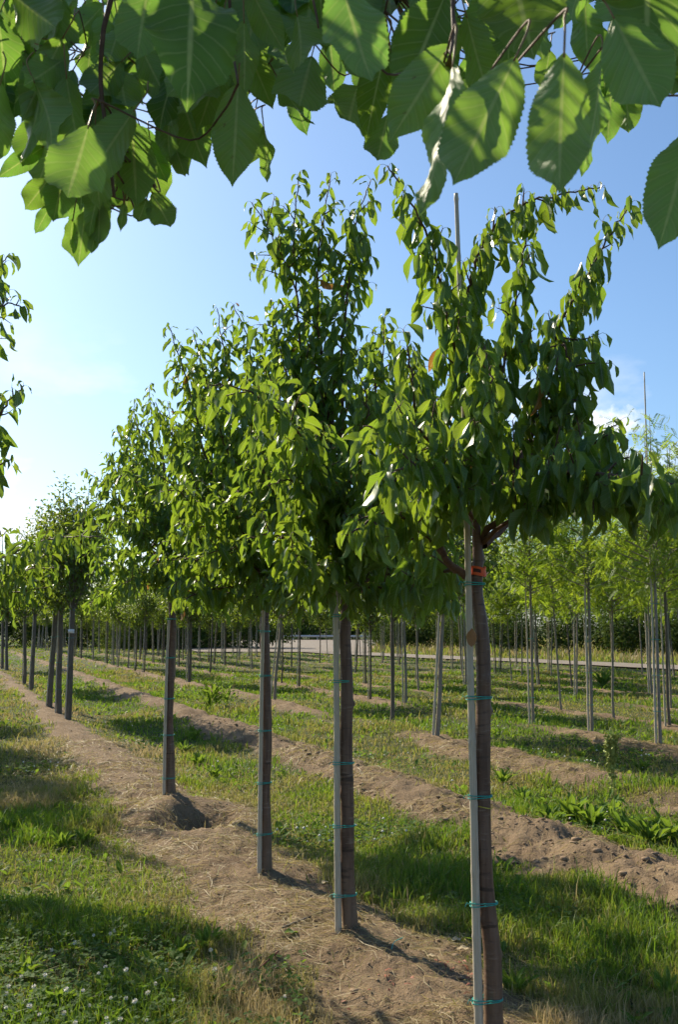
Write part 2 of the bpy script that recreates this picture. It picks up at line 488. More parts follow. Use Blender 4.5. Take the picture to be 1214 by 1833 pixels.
def ground_hs(x, y):
    x, y = np.asarray(x, float), np.asarray(y, float)
    h = (fbm(x * 0.35, y * 0.35, 3, 5) - 0.5) * 0.10 + (fbm(x * 2.2, y * 2.2, 3, 8) - 0.5) * 0.035
    soil = np.zeros_like(x)
    wob = (fbm(x * 0.9, y * 0.9, 3, 21) - 0.5)
    wob2 = (fbm(x * 5.0, y * 5.0, 3, 33) - 0.5)
    lump = fbm(x * 3.2, y * 3.2, 4, 44, 0.6)
    clod = 1 - np.abs(2 * fbm(x * 7.0, y * 7.0, 4, 55, 0.6) - 1)
    fine_ = fbm(x * 17.0, y * 17.0, 3, 66, 0.65)
    fld = field(x, y)
    for k, (o, w, a) in enumerate(zip(ROWS, ROW_W, ROW_H)):
        p = (x - o + SL * y) * CR
        pe = np.abs(p + wob * 0.55 + wob2 * 0.40)
        wf = w * np.interp(y, [6, 13, 26, 40], [1.0, .86, .62, .45]) * (np.interp(y, [9, 18], [1, .72]) if k == 1 else 1.0)
        m = sstep(wf * 1.25, wf * 0.72, pe) * fld
        if k >= 3:
            m = m * sstep(0.18, 0.42, fbm(x * 0.33 + k * 7, y * 0.33, 2, 60 + k))
        ridge = a * np.exp(-(p / (w * 0.9)) ** 2) * fld
        h = h + ridge + m * ((lump - 0.5) * (0.11 if k == 1 else 0.13) * (a / 0.1) + (clod - 0.6) * (0.024 if k == 1 else 0.045) + (fine_ - .5) * 0.04)
        soil = np.maximum(soil, m)
    for q in (P(884, 1855, D1), P(626, 1660, D2), P(477, 1552, D3), P(304, 1428, D4)):
        h = h + .045 * np.exp(-((x - q[0]) ** 2 + (y - q[1]) ** 2) / .022)
    # the hole where a tree was lifted, with its rim of thrown-up soil
    r = np.hypot((x - HOLE[0]) * 1.05, (y - HOLE[1]) * 0.62)
    h = h - 0.19 * sstep(0.46, 0.08, r + wob2 * .22) + 0.035 * np.exp(-((r - 0.52) / 0.14) ** 2) * sstep(-.2, .5, y - HOLE[1])
    soil = np.maximum(soil, sstep(0.72, 0.55, r + wob2 * 0.2))
    far = sstep(120, 300, np.hypot(x, y))
    h = h * (1 - far)
    return h, soil * sstep(90, 55, y)

def gz(x, y):
    return float(ground_hs(np.array([x]), np.array([y]))[0][0])

def build_ground():
    ang = np.concatenate([np.linspace(-180, -34, 40), np.linspace(-33, -21.5, 46), np.linspace(-21.3, 21.3, 300), np.linspace(21.5, 33, 46), np.linspace(34, 180, 40)[:-1]])
    ang = np.radians(ang)
    rr = [0.6, 1.4, 2.2]
    while rr[-1] < 75: rr.append(rr[-1] * 1.0073)
    while rr[-1] < 6000: rr.append(rr[-1] * 1.12)
    rr = np.array(rr)
    A, D = np.meshgrid(ang, rr)
    x, y = D * np.sin(A), D * np.cos(A)
    h, s = ground_hs(x.ravel(), y.ravel())
    V = np.stack([x.ravel(), y.ravel(), h], 1)
    nr, na = len(rr), len(ang)
    i = np.arange(nr - 1)[:, None] * na; j = np.arange(na)[None, :]; j2 = (j + 1) % na
    F = np.stack([i + j, i + j2, i + na + j2, i + na + j], -1).reshape(-1, 4)[:, ::-1]
    V = np.vstack([V, [0, 0, float(h[:na].mean())]])
    k = len(V) - 1
    jj = np.arange(na)
    T = np.stack([jj, (jj + 1) % na, np.full(na, k)], -1)[:, ::-1]
    T = np.stack([(jj + 1) % na, jj, np.full(na, k)], -1)
    link('ground', mesh_np('ground', V, [F, T], M_ground, True, None, {'soil': np.append(s, 0)}), kind='structure')
build_ground()

# the path behind the field and the paved yard beside it
def sheet(name, left, right, mat, lift):
    n = 40
    l = crom(left, 10); r = crom(right, 10)
    k = 6
    V = []
    for a, b in zip(l, r):
        for i in range(k + 1):
            p = a + (b - a) * i / k
            V.append([p[0], p[1], 0])
    V = np.array(V)
    V[:, 2] = ground_hs(V[:, 0], V[:, 1])[0] * 0.5 + lift
    m = k + 1
    i = np.arange(len(l) - 1)[:, None] * m; j = np.arange(k)[None, :]
    F = np.stack([i + j, i + j + 1, i + m + j + 1, i + m + j], -1).reshape(-1, 4)
    link(name, mesh_np(name, V, F, mat), kind='structure')
path_l = [RA - RD * 40, RA - RD * 15, RA, (RA + RB) / 2, RB, RB + RD * 9]
path_r = [p + RN * 3.6 for p in path_l]
sheet('path', path_l, path_r, M_asphalt, 0.07)
yl = [np.array(q) for q in ((-9.5, 70.0), (-15, 95), (-22, 135))]
yr = [np.array(q) for q in ((1.8, 68.2), (3.5, 92), (6.5, 135))]
sheet('yard', yl, yr, M_asphalt, 0.085)

# ------------------------------------------------------------------ leaf templates
LT = np.array([0, .04, .12, .25, .40, .55, .70, .82, .90, .95, 1.0])
LW = np.array([.012, .075, .155, .228, .270, .272, .226, .145, .070, .027, 0.0])

def leaf_tpl(nv, nu, fold=0.3, curl=0.4, wave=0.0, serr=0.0, corr=0.0, twist=0.0, seed=0, width=1.0, prof=None):
    rg = np.random.default_rng(seed)
    t = np.linspace(0, 1, nv + 1)
    s = np.linspace(-1, 1, nu + 1)
    tt, ss = np.meshgrid(t, s, indexing='ij')
    LTx, LWx = prof if prof is not None else (LT, LW)
    w = np.interp(tt, LTx, LWx) * width
    if serr:
        tooth = np.where((np.arange(nv + 1) % 2) == 1, 1 + serr, 1 - serr * 0.55)[:, None]
        edge = (np.abs(ss) > 0.99)
        w = np.where(edge, w * np.where(tt > 0.06, tooth, 1), w)
    x = ss * w
    z = fold * np.abs(x) * (1 - 0.25 * tt)
    if wave:
        z = z + wave * np.sin(tt * 11 + rg.uniform(0, 6) + np.sign(ss) * 1.3) * np.abs(ss) ** 2 * w
    if corr:
        z = z + corr * np.cos(2 * math.pi * 10 * (tt - 0.17 * np.abs(ss) ** 0.85)) * np.minimum(1, np.abs(ss) * 3) * (w > 0.03)
    a = curl * (t ** 1.3)
    dy, dz = np.cos(a), -np.sin(a)
    yb = np.concatenate([[0], np.cumsum((dy[1:] + dy[:-1]) / 2 / nv)])
    zb = np.concatenate([[0], np.cumsum((dz[1:] + dz[:-1]) / 2 / nv)])
    ny, nz = np.sin(a), np.cos(a)
    Y = yb[:, None] + z * ny[:, None]
    Z = zb[:, None] + z * nz[:, None]
    tw = twist * tt
    X2 = x * np.cos(tw) ; Z = Z + x * np.sin(tw)
    V = np.stack([X2, Y, Z], -1).reshape(-1, 3)
    m = nu + 1
    i = np.arange(nv)[:, None] * m; j = np.arange(nu)[None, :]
    F = np.stack([i + j, i + j + 1, i + m + j + 1, i + m + j], -1).reshape(-1, 4)
    luv = np.stack([ss.ravel(), tt.ravel(), np.zeros(tt.size)], 1)
    return V, F, luv

def frame(d, n):
    """leaf axes: y along d, z near n (arrays)"""
    d = units(d)
    n = units(n - d * np.sum(n * d, -1, keepdims=True))
    x = np.cross(d, n)
    return np.stack([x, d, n], -1)                    # columns

def merge_leaves(tpls, idx, pos, Rm, L, rnd):
    Vs, Fs, Ls, n = [], [], [], 0
    for k, (V, F, luv) in enumerate(tpls):
        q = np.where(idx == k)[0]
        if not len(q): continue
        W = np.einsum('nij,vj->nvi', Rm[q], V) * L[q][:, None, None] + pos[q][:, None, :]
        Fq = F[None] + (np.arange(len(q)) * len(V))[:, None, None] + n
        lu = np.repeat(luv[None], len(q), 0); lu[:, :, 2] = rnd[q][:, None]
        Vs.append(W.reshape(-1, 3)); Fs.append(Fq.reshape(-1, F.shape[1])); Ls.append(lu.reshape(-1, 3))
        n += len(q) * len(V)
    return np.vstack(Vs), np.vstack(Fs), np.vstack(Ls)

SHAPES = [(0.8, 0.55, 0.3), (0.55, 0.8, 0.2), (1.1, 0.35, 0.35), (0.4, 1.0, 0.25), (1.5, 0.7, 0.3), (0.6, 0.25, 0.4), (1.2, 1.2, 0.25)]
TPL_MID = [leaf_tpl(6, 4, f, c, w, 0, 0, (i % 3 - 1) * 0.35, i, 0.63) for i, (f, c, w) in enumerate(SHAPES)]
TPL_LOW = [leaf_tpl(4, 2, f, c, w, 0, 0, (i % 3 - 1) * 0.35, i, 0.63) for i, (f, c, w) in enumerate(SHAPES)]
ME_MID = [mesh_np('leaf', V, F, M_leaf, True, l) for V, F, l in TPL_MID]
TPL_TINY = [leaf_tpl(2, 2, 0.4, 0.5, 0, 0, 0, 0, 1, 1.05), leaf_tpl(2, 2, 0.7, 0.9, 0, 0, 0, 0, 2, 1.05)]

# ------------------------------------------------------------------ cherry trees
def arc(path):
    return np.concatenate([[0], np.cumsum(np.linalg.norm(np.diff(path, axis=0), axis=1))])

def at_arc(path, s, q):
    return np.stack([np.interp(q, s, path[:, k]) for k in range(3)], -1)

class Leaves:
    def __init__(self): self.p, self.d, self.n, self.L = [], [], [], []
    def arrays(self):
        return np.array(self.p), np.array(self.d), np.array(self.n), np.array(self.L)

def leaf_run(path, q0, step, rng, lv, mb, size, droop, tipup=True):
    """leaves in a spiral along a shoot, hanging from short stalks"""
    s = arc(path)
    if s[-1] < q0 + 0.02: return
    q = np.arange(q0, s[-1] + 0.001, step)
    q = np.append(q + rng.uniform(-0.3, 0.3, len(q)) * step, s[-1])
    q = np.clip(q, 0, s[-1])
    pts = at_arc(path, s, q); nxt = at_arc(path, s, np.minimum(q + 0.01, s[-1])); prv = at_arc(path, s, q - 0.01)
    tg = units(nxt - prv + 1e-6)
    ph = rng.uniform(0, 6.28)
    for i in range(len(q)):
        ph += 2.4 + rng.normal(0, 0.25)
        t = tg[i]
        a = unit(np.cross(t, [0.31, 0.2, 1.0])); b = np.cross(t, a)
        out = a * math.cos(ph) + b * math.sin(ph)
        tipf = (q[i] / s[-1])
        pet = unit(out * 0.9 + t * 0.55 + np.array([0, 0, 0.25]))
        pl = rng.uniform(0.018, 0.038)
        base = pts[i] + pet * pl
        mid = pts[i] + pet * pl * 0.55 + np.array([0, 0, 0.004])
        V, F = tube(np.array([pts[i], mid, base - np.array([0, 0, 0.002])]), [0.0011, 0.0009, 0.0008], 3, False)
        mb.add(V, F)
        dr = droop * rng.uniform(0.65, 1.4)
        d = unit(out * rng.uniform(0.5, 1.0) + t * 0.3 + np.array([0, 0, -dr * 1.15]) + rng.normal(0, 0.22, 3))
        n = unit(out * 0.55 + np.array([0, 0, 0.75]) + rng.normal(0, 0.42, 3))
        sz = size * rng.uniform(0.6, 1.2) * (1.0 if tipf < 0.86 else rng.uniform(0.45, 0.8))
        lv.p.append(base); lv.d.append(d); lv.n.append(n); lv.L.append(sz)

def grow_limb(pts, r0, r1, rng, lv, size=0.118, droop=0.85, leaf_from=0.28, step=0.0175, side=0.070, side_len=(0.27, 0.08), spur=True):
    path = crom(np.asarray(pts, float), 7)
    s = arc(path); Lt = s[-1]
    path[1:-1] += rng.normal(0, 0.004, (len(path) - 2, 3))
    mb = MB()
    rad = r0 + (r1 - r0) * (s / Lt) ** 0.8
    rad[0] = r0 * 1.25
    V, F = tube(path, rad, 8); mb.add(V, F)
    leaf_run(path, Lt * leaf_from, step, rng, lv, mb, size, droop)
    q = Lt * max(0.10, leaf_from - 0.12)
    ph = rng.uniform(0, 6.28)
    while q < Lt * 0.90:
        f = q / Lt
        p = at_arc(path, s, np.array([q]))[0]
        t = unit(at_arc(path, s, np.array([min(q + 0.02, Lt)]))[0] - at_arc(path, s, np.array([q - 0.02]))[0])
        ph += 2.4 + rng.normal(0, 0.4)
        a = unit(np.cross(t, [0.2, 0.31, 1.0])); b = np.cross(t, a)
        out = a * math.cos(ph) + b * math.sin(ph)
        ln = (side_len[0] + (side_len[1] - side_len[0]) * f) * rng.uniform(0.5, 1.3)
        d0 = unit(out * 0.85 + t * 0.5 + np.array([0, 0, 0.25]))
        d1 = unit(d0 + np.array([0, 0, rng.uniform(-0.5, 0.5)]))
        sp = crom(np.array([p, p + d0 * ln * 0.5, p + d0 * ln * 0.5 + d1 * ln * 0.5]), 4)
        V, F = tube(sp, np.linspace(0.0045, 0.0018, len(sp)), 4); mb.add(V, F)
        leaf_run(sp, 0.03, step * 1.12, rng, lv, mb, size * 0.95, droop)
        q += side * rng.uniform(0.7, 1.35)
    return mb

def seen_score(p, d, L):
    """how much of the picture each leaf shows, by a coarse depth buffer"""
    pts = [p + d * (L * k)[:, None] for k in (0.2, 0.5, 0.8)]
    score = np.zeros(len(p))
    buf = {}
    for q in pts:
        x, y, f = project(q)
        ok = (x > 0) & (x < 1214) & (y > 0) & (y < 1833) & (f > 0.1)
        bx, by = (x // 9).astype(int), (y // 9).astype(int)
        for i in np.where(ok)[0]:
            k = (bx[i], by[i])
            if k not in buf or f[i] < buf[k][0]: buf[k] = (f[i], i)
    for fz, i in buf.values(): score[i] += 1
    return score * L / np.maximum(project(p)[2], 0.3)

def finish_tree(root, limbs, lv, rng, n_single=300, ground=None, tpl=TPL_LOW):
    base = np.array(root.location)
    for mb in limbs:
        me = mb.mesh('limb', M_twig)
        me.transform(Matrix.Translation(-Vector(base)))
        link('limb', me, root)
    p, d, n, L = lv.arrays()
    Rm = frame(d, n)
    idx = rng.integers(0, len(TPL_LOW), len(p))
    rnd = rng.uniform(0, 1, len(p))
    sc = seen_score(p, d, L)
    order = np.argsort(-sc)
    single = [i for i in order[:n_single] if sc[i] > 0]
    for i in single:
        o = link('leaf', ME_MID[idx[i]], root)
        M = np.eye(4); M[:3, :3] = Rm[i] * L[i]; M[:3, 3] = p[i] - base
        o.matrix_local = Matrix(M.tolist())
    rest = np.setdiff1d(np.arange(len(p)), np.array(single, int))
    if len(rest):
        V, F, lu = merge_leaves(tpl, idx[rest], p[rest] - base, Rm[rest], L[rest], rnd[rest])
        link('crown', mesh_np('crown', V, F, M_leaf, True, lu), root, kind='stuff')
    print('tree', root.name, 'leaves', len(p), 'single', len(single))

def knobby_trunk(pts, radii, rng, n=14, ns=14):
    c = np.column_stack([np.asarray(pts, float), radii])
    c = crom(c, n)
    path, rad = c[:, :3].copy(), c[:, 3].copy()
    tz = np.arange(len(path)) / len(path) * 9
    path[2:, 0] += (0.005 * np.sin(tz * 1.7 + rng.uniform(0, 6)) + 0.003 * np.sin(tz * 4.1 + rng.uniform(0, 6)))[2:]
    rad *= 1 + rng.normal(0, 0.012, len(rad))
    V, F = tube(path, rad, ns)
    # pruned knots
    s = arc(path)
    for k in range(15):
        q = rng.uniform(0.15, s[-1] * 0.95); a = rng.uniform(0, 6.28)
        i = np.searchsorted(s, q)
        for r in range(max(1, i - 3), min(len(path) - 1, i + 3)):
            for j in range(ns):
                da = (j / ns * 6.283 - a + math.pi) % 6.283 - math.pi
                g = math.exp(-(da / 0.42) ** 2 - ((s[r] - q) / 0.016) ** 2)
                v = V[r * ns + j] - path[r]
                V[r * ns + j] = path[r] + v * (1 + 0.38 * g)
    return MB().add(V, F)

def hull_ring(c1, r1, c2, r2, n=40):
    a = np.linspace(0, 2 * math.pi, n, endpoint=False)
    pts = np.vstack([np.stack([c1[0] + r1 * np.cos(a), c1[1] + r1 * np.sin(a)], 1), np.stack([c2[0] + r2 * np.cos(a), c2[1] + r2 * np.sin(a)], 1)])
    pts = sorted(map(tuple, pts))
    def half(ps):
        h = []
        for p in ps:
            while len(h) > 1 and (h[-1][0] - h[-2][0]) * (p[1] - h[-2][1]) - (h[-1][1] - h[-2][1]) * (p[0] - h[-2][0]) <= 0: h.pop()
            h.append(p)
        return h[:-1]
    return np.array(half(pts) + half(pts[::-1]))

def stake_and_ties(d, tr_px, tr_rad, st_px, st_r, tie_ys, label, tie_label_y=None, dd=0.0):
    """bamboo stake through pixel points, tied to the trunk with turquoise twine"""
    st = np.array([P(x, y, d + dd) for x, y in st_px])
    tr = np.array([P(x, y, d) for x, y in tr_px])
    bx, by = st[0][0], st[0][1]
    base = np.array([bx, by, gz(bx, by)])
    root = thing('bamboo_stake', base, label, 'stake', 'bamboo stakes beside the cherry trees')
    st[0][2] = base[2] - 0.06
    c = crom(st, 16)
    s = arc(c)
    fine_q = np.arange(0, s[-1], 0.012)
    path = at_arc(c, s, fine_q)
    f = fine_q / s[-1]
    rad = st_r[0] + (st_r[1] - st_r[0]) * f
    for q in np.arange(0.21, s[-1], 0.245):
        rad = rad + 0.0022 * np.exp(-((fine_q - q) / 0.007) ** 2)
    V, F = tube(path - base, rad, 12)
    link('cane', MB().add(V, F).mesh('cane', M_bamboo), root)
    for y in tie_ys:
        ct = np.array([np.interp(y, [q[1] for q in tr_px[::-1]], [v[k] for v in tr[::-1]]) for k in range(3)])
        cs = np.array([np.interp(y, [q[1] for q in st_px[::-1]], [v[k] for v in st[::-1]]) for k in range(3)])
        z = ct[2]
        rt = np.interp(z, [tr[0][2], tr[-1][2]], tr_rad) * 1.05 + 0.003
        rs = np.interp(z, [st[0][2], st[-1][2]], st_r) + 0.005
        ring = hull_ring(ct[:2], rt, cs[:2], rs)
        mb = MB()
        for k, dz in enumerate((-0.004, 0.003)):
            loop = np.column_stack([ring, np.full(len(ring), z + dz)])
            loop[:, 2] += (loop[:, 0] - ct[0]) * (-0.05 if k else 0.04)
            loop = np.vstack([loop, loop[:2]])
            V, F = tube(loop - base, 0.0022, 5, False); mb.add(V, F)
        e = np.array([cs[0] - rs, cs[1] - 0.004, z])
        V, F = tube(np.array([e, e + [-0.014, -0.008, 0.008], e + [-0.022, -0.012, -0.006]]) - base, 0.0018, 4); mb.add(V, F)
        link('twine_tie', mb.mesh('twine_tie', M_twine), root)
    return root

def limb_px(d, pts):
    return [P(x, y, d + o) for x, y, o in pts]

# ---- first cherry tree (orange tag)

def cherry(name_label, d, tr_px, tr_rad, limbs, seed, size, n_single=300, **kw):
    rng = np.random.default_rng(seed)
    tr = np.array([P(x, y, d) for x, y in tr_px])
    base = np.array([tr[0][0], d, gz(tr[0][0], d)])
    tr[0][2] = base[2] - 0.06
    root = thing('cherry_tree', base, name_label, 'tree', 'cherry trees in the near row')
    rads = np.interp(np.linspace(0, 1, len(tr)), [0, 0.1, 0.5, 1], [tr_rad[0] * 1.12, tr_rad[0], tr_rad[0] * .80, tr_rad[1]])
    link('trunk', knobby_trunk(tr - base, rads, rng).mesh('trunk', M_bark), root)
    lv = Leaves(); mbs = []
    for lp in limbs:
        opt = {}
        if isinstance(lp, tuple): lp, opt = lp
        k = dict(kw); k.update(opt)
        r0 = k.pop('r0', 0.017)
        mbs.append(grow_limb(limb_px(d, lp), r0, 0.0028, rng, lv, size, **k))
    finish_tree(root, mbs, lv, rng, n_single)
    return root, base

T1 = [(884, 1855), (881, 1740), (873, 1600), (865, 1420), (866, 1250), (859, 1120), (855, 1045), (858, 980), (852, 900), (849, 820), (842, 700)]
limbs1 = [
    ([(852, 880, 0), (832, 720, -.05), (803, 570, -.12), (775, 440, -.2), (728, 355, -.25), (694, 297, -.28)], dict(r0=.012, leaf_from=.30)),
    ([(849, 850, 0), (842, 690, .05), (836, 560, .05), (852, 470, .02), (893, 398, 0), (950, 360, -.02), (1022, 346, -.05), (1078, 335, -.08)], dict(r0=.012, leaf_from=.35)),
    ([(853, 880, 0), (880, 760, .1), (903, 650, .15), (918, 560, .15), (935, 460, .12), (947, 392, .1)], dict(r0=.010, leaf_from=.25)),
    ([(860, 930, 0), (918, 850, .1), (968, 735, .2), (1000, 590, .25), (1048, 500, .22), (1094, 420, .2), (1132, 362, .2)], dict(r0=.013, leaf_from=.25)),
    ([(866, 975, 0), (925, 925, .15), (985, 862, .3), (1055, 800, .4), (1112, 752, .45)], dict(r0=.016, leaf_from=.35)),
    ([(866, 960, 0), (930, 888, -.2), (1000, 848, -.45), (1082, 852, -.7), (1160, 862, -.95), (1240, 888, -1.1)], dict(r0=.015, leaf_from=.30)),
    ([(850, 1038, 0), (800, 1005, -.05), (782, 950, -.08), (766, 880, -.1), (748, 780, -.1), (738, 680, -.1), (722, 590, -.05)], dict(r0=.017, leaf_from=.32)),
    ([(790, 990, -.06), (735, 935, -.25), (680, 922, -.42), (622, 958, -.55)], dict(r0=.007, leaf_from=.35)),
    ([(858, 930, 0), (820, 850, -.3), (760, 780, -.5), (700, 752, -.65), (645, 800, -.75)], dict(r0=.010, leaf_from=.3)),
    ([(855, 900, 0), (840, 830, -.25), (860, 760, -.4), (880, 700, -.45), (868, 620, -.4)], dict(r0=.010, leaf_from=.25)),
    ([(860, 900, 0), (905, 830, .3), (960, 790, .5), (1030, 770, .6)], dict(r0=.010, leaf_from=.25)),
    ([(852, 860, 0), (800, 760, .3), (760, 690, .45), (740, 620, .5)], dict(r0=.010, leaf_from=.3)),
    ([(1000, 590, .25), (1020, 640, .15), (1042, 700, .1), (1040, 760, .05)], dict(r0=.006, leaf_from=.1)),
    ([(950, 770, .2), (985, 700, .1), (1000, 640, .05)], dict(r0=.006, leaf_from=.1)),
    ([(856, 940, 0), (800, 900, .3), (750, 870, .5), (700, 880, .6)], dict(r0=.008, leaf_from=.25)),
]
limbs1 += [
    ([(866, 970, 0), (950, 900, -.3), (1030, 868, -.5), (1110, 872, -.65), (1180, 900, -.75)], dict(r0=.011, leaf_from=.35)),
    ([(850, 1036, 0), (800, 1020, .3), (750, 1030, .6), (700, 1060, .8)], dict(r0=.010, leaf_from=.42)),
    ([(852, 930, 0), (790, 850, -.5), (740, 830, -.75), (690, 860, -.9)], dict(r0=.010, leaf_from=.42)),
    ([(1000, 848, -.45), (1060, 800, -.5), (1095, 770, -.55)], dict(r0=.006, leaf_from=.1)),
    ([(985, 862, .3), (1040, 850, .45), (1090, 870, .5)], dict(r0=.006, leaf_from=.1)),
    ([(1082, 852, -.7), (1150, 880, -.7), (1230, 905, -.7)], dict(r0=.006, leaf_from=.1)),
]
tree1, base1 = cherry('cherry tree nearest the camera, orange tape tied round its stem', D1, T1, (0.0350, 0.0100), limbs1, 11, 0.134, droop=1.45, step=.0150, side=.070, side_len=(.21, .06))
stake1 = stake_and_ties(D1, T1[:7], (0.035, 0.027), [(859, 1860), (853, 1650), (848, 1420), (842, 1180), (838, 1000), (834, 820), (827, 620), (817, 345)], (0.0180, 0.0085),
                        [1045, 1248, 1424, 1615, 1787], 'pale bamboo stake tied to the orange-taped cherry tree', dd=-0.03)

# orange tape with worn print, yellow string, leaf caught on the first stem
def band(c, r, z0, z1, base, bulge=0.002, a0=0, a1=2 * math.pi, n=36):
    a = np.linspace(a0, a1, n)
    V, F = [], []
    for k, z in enumerate(np.linspace(z0, z1, 4)):
        rr = r + bulge * math.sin(k * 2.1 + 0.4)
        V.append(np.stack([c[0] + rr * np.cos(a), c[1] + rr * np.sin(a), np.full(n, z) + 0.004 * np.sin(a * 2)], 1))
    V = np.vstack(V) - base
    for k in range(3):
        for j in range(n - 1):
            F.append([k * n + j, k * n + j + 1, (k + 1) * n + j + 1, (k + 1) * n + j])
    return V, np.array(F)
ct = P(856, 1023, D1)
zt0, zt1 = P(856, 1031, D1)[2], P(856, 1015, D1)[2]
V, F = band(ct, 0.0335, zt0, zt1, base1)
tape = link('orange_tape', MB().add(V, F).mesh('orange_tape', M_orange), tree1)
V, F = band(ct, 0.0365, zt0 + 0.012, zt1 - 0.010, base1, 0.0, R(232), R(282), 10)
link('print', MB().add(V, F).mesh('print', M_ink), tape)
cy_ = P(866, 1443, D1)
V, F = band(cy_, 0.0375, cy_[2] - 0.002, cy_[2] + 0.002, base1, 0.0005)
link('yellow_string', MB().add(V, F).mesh('yellow_string', M_twine_y), tree1)
cl = link('dead_leaf', mesh_np('dead_leaf', *leaf_tpl(8, 4, 0.5, 0.2, 0.2, 0, 0, 0, 3)[:2], M_dead), None, 'small reddish dead leaf caught on the stake of the orange-taped tree', 'leaf')
pl = P(845, 1158, D1 - 0.06)
cl.matrix_world = Matrix.Translation(pl) @ Matrix.Rotation(R(180), 4, 'Y') @ Matrix.Rotation(R(-95), 4, 'X') @ Matrix.Scale(0.075, 4)

# ---- second
T2 = [(626, 1660), (624, 1560), (622, 1400), (619, 1250), (618, 1140), (619, 1075), (606, 980), (600, 900), (596, 800), (598, 680)]
limbs2 = [
    ([(612, 1040, 0), (578, 900, .1), (548, 720, .12), (531, 540, .1), (525, 420, .08), (537, 308, .05)], dict(r0=.014, leaf_from=.35)),
    ([(600, 900, 0), (588, 740, .05), (572, 600, .05), (570, 460, .05), (592, 312, .02)], dict(r0=.012, leaf_from=.2)),
    ([(600, 880, 0), (612, 740, -.05), (612, 620, -.05), (626, 490, -.05), (640, 390, -.05), (664, 322, -.05)], dict(r0=.012, leaf_from=.2)),
    ([(531, 520, .1), (510, 470, .05), (480, 410, .03), (450, 362, .0)], dict(r0=.005, leaf_from=.15, step=.03)),
    ([(630, 1060, 0), (680, 960, .2), (700, 840, .35), (705, 720, .4), (700, 640, .4)], dict(r0=.015, leaf_from=.3)),
    ([(612, 1050, 0), (590, 930, -.45), (560, 830, -.8), (520, 760, -1.05), (465, 712, -1.25), (412, 690, -1.35), (376, 690, -1.4)], dict(r0=.014, leaf_from=.38, side_len=(.28, .10))),
    ([(612, 1045, 0), (540, 960, .2), (480, 860, .35), (450, 760, .45), (440, 650, .5)], dict(r0=.014, leaf_from=.3)),
    ([(628, 1062, 0), (690, 1020, .15), (760, 985, .3), (810, 960, .35)], dict(r0=.012, leaf_from=.25)),
    ([(618, 1060, 0), (600, 960, -.3), (620, 880, -.6), (655, 800, -.85), (668, 768, -.95)], dict(r0=.010, leaf_from=.4)),
    ([(610, 1050, 0), (560, 1000, -.3), (500, 960, -.5), (440, 965, -.65)], dict(r0=.010, leaf_from=.3)),
    ([(625, 1065, 0), (660, 1050, -.3), (720, 1060, -.5), (760, 1085, -.6)], dict(r0=.010, leaf_from=.25)),
    ([(603, 930, 0), (650, 850, .05), (672, 740, .1), (665, 650, .1)], dict(r0=.010, leaf_from=.25)),
    ([(603, 950, 0), (540, 880, -.05), (510, 800, -.05), (500, 710, -.05)], dict(r0=.010, leaf_from=.25)),
    ([(610, 1010, 0), (640, 940, -.3), (690, 880, -.45), (720, 830, -.5)], dict(r0=.009, leaf_from=.3)),
    ([(605, 960, 0), (580, 880, -.3), (560, 830, -.4), (570, 760, -.4)], dict(r0=.009, leaf_from=.3)),
    ([(618, 1050, 0), (570, 1040, .3), (520, 1030, .5), (470, 1040, .6)], dict(r0=.009, leaf_from=.3)),
    ([(606, 980, 0), (560, 900, -.5), (520, 860, -.8), (480, 870, -.9)], dict(r0=.009, leaf_from=.2)),
    ([(606, 990, 0), (640, 960, -.5), (670, 930, -.8), (650, 890, -.9)], dict(r0=.009, leaf_from=.2)),
    ([(600, 900, 0), (560, 800, .2), (540, 760, .3), (530, 680, .3)], dict(r0=.009, leaf_from=.2)),
    ([(616, 1050, 0), (560, 1030, -.5), (530, 1000, -.8), (520, 960, -.9)], dict(r0=.009, leaf_from=.2)),
    ([(600, 880, 0), (640, 800, -.3), (660, 730, -.4), (640, 660, -.4)], dict(r0=.009, leaf_from=.2)),
]
limbs2 += [
    ([(598, 860, 0), (540, 740, .1), (505, 640, .15), (488, 540, .15)], dict(r0=.010, leaf_from=.3)),
    ([(600, 880, 0), (650, 760, .15), (682, 660, .2), (690, 560, .2)], dict(r0=.010, leaf_from=.3)),
    ([(604, 930, 0), (540, 850, .4), (490, 780, .6), (470, 690, .7)], dict(r0=.010, leaf_from=.3)),
    ([(616, 1060, 0), (560, 1040, .3), (500, 1050, .7), (440, 1080, 1.0)], dict(r0=.010, leaf_from=.42)),
    ([(622, 1062, 0), (700, 1050, .2), (780, 1060, .4), (830, 1085, .5)], dict(r0=.010, leaf_from=.42)),
    ([(604, 950, 0), (520, 900, .3), (460, 880, .5), (400, 900, .6)], dict(r0=.010, leaf_from=.42)),
    ([(602, 930, 0), (640, 880, .3), (700, 850, .5), (760, 840, .6)], dict(r0=.010, leaf_from=.42)),
    ([(600, 900, 0), (540, 800, -.4), (490, 770, -.6), (450, 790, -.7)], dict(r0=.010, leaf_from=.42)),
]
tree2, base2 = cherry('second cherry tree of the near row, tall upright shoots, behind the orange-taped one', D2, T2, (0.0385, 0.010), limbs2, 22, 0.134)
stake2 = stake_and_ties(D2, T2[:6], (0.0385, 0.029), [(606, 1668), (604, 1500), (603, 1300), (601, 1100), (598, 900), (596, 800)], (0.0185, 0.013),
                        [1102, 1219, 1365, 1477, 1600], 'bamboo stake tied to the second cherry tree of the near row', dd=-0.03)

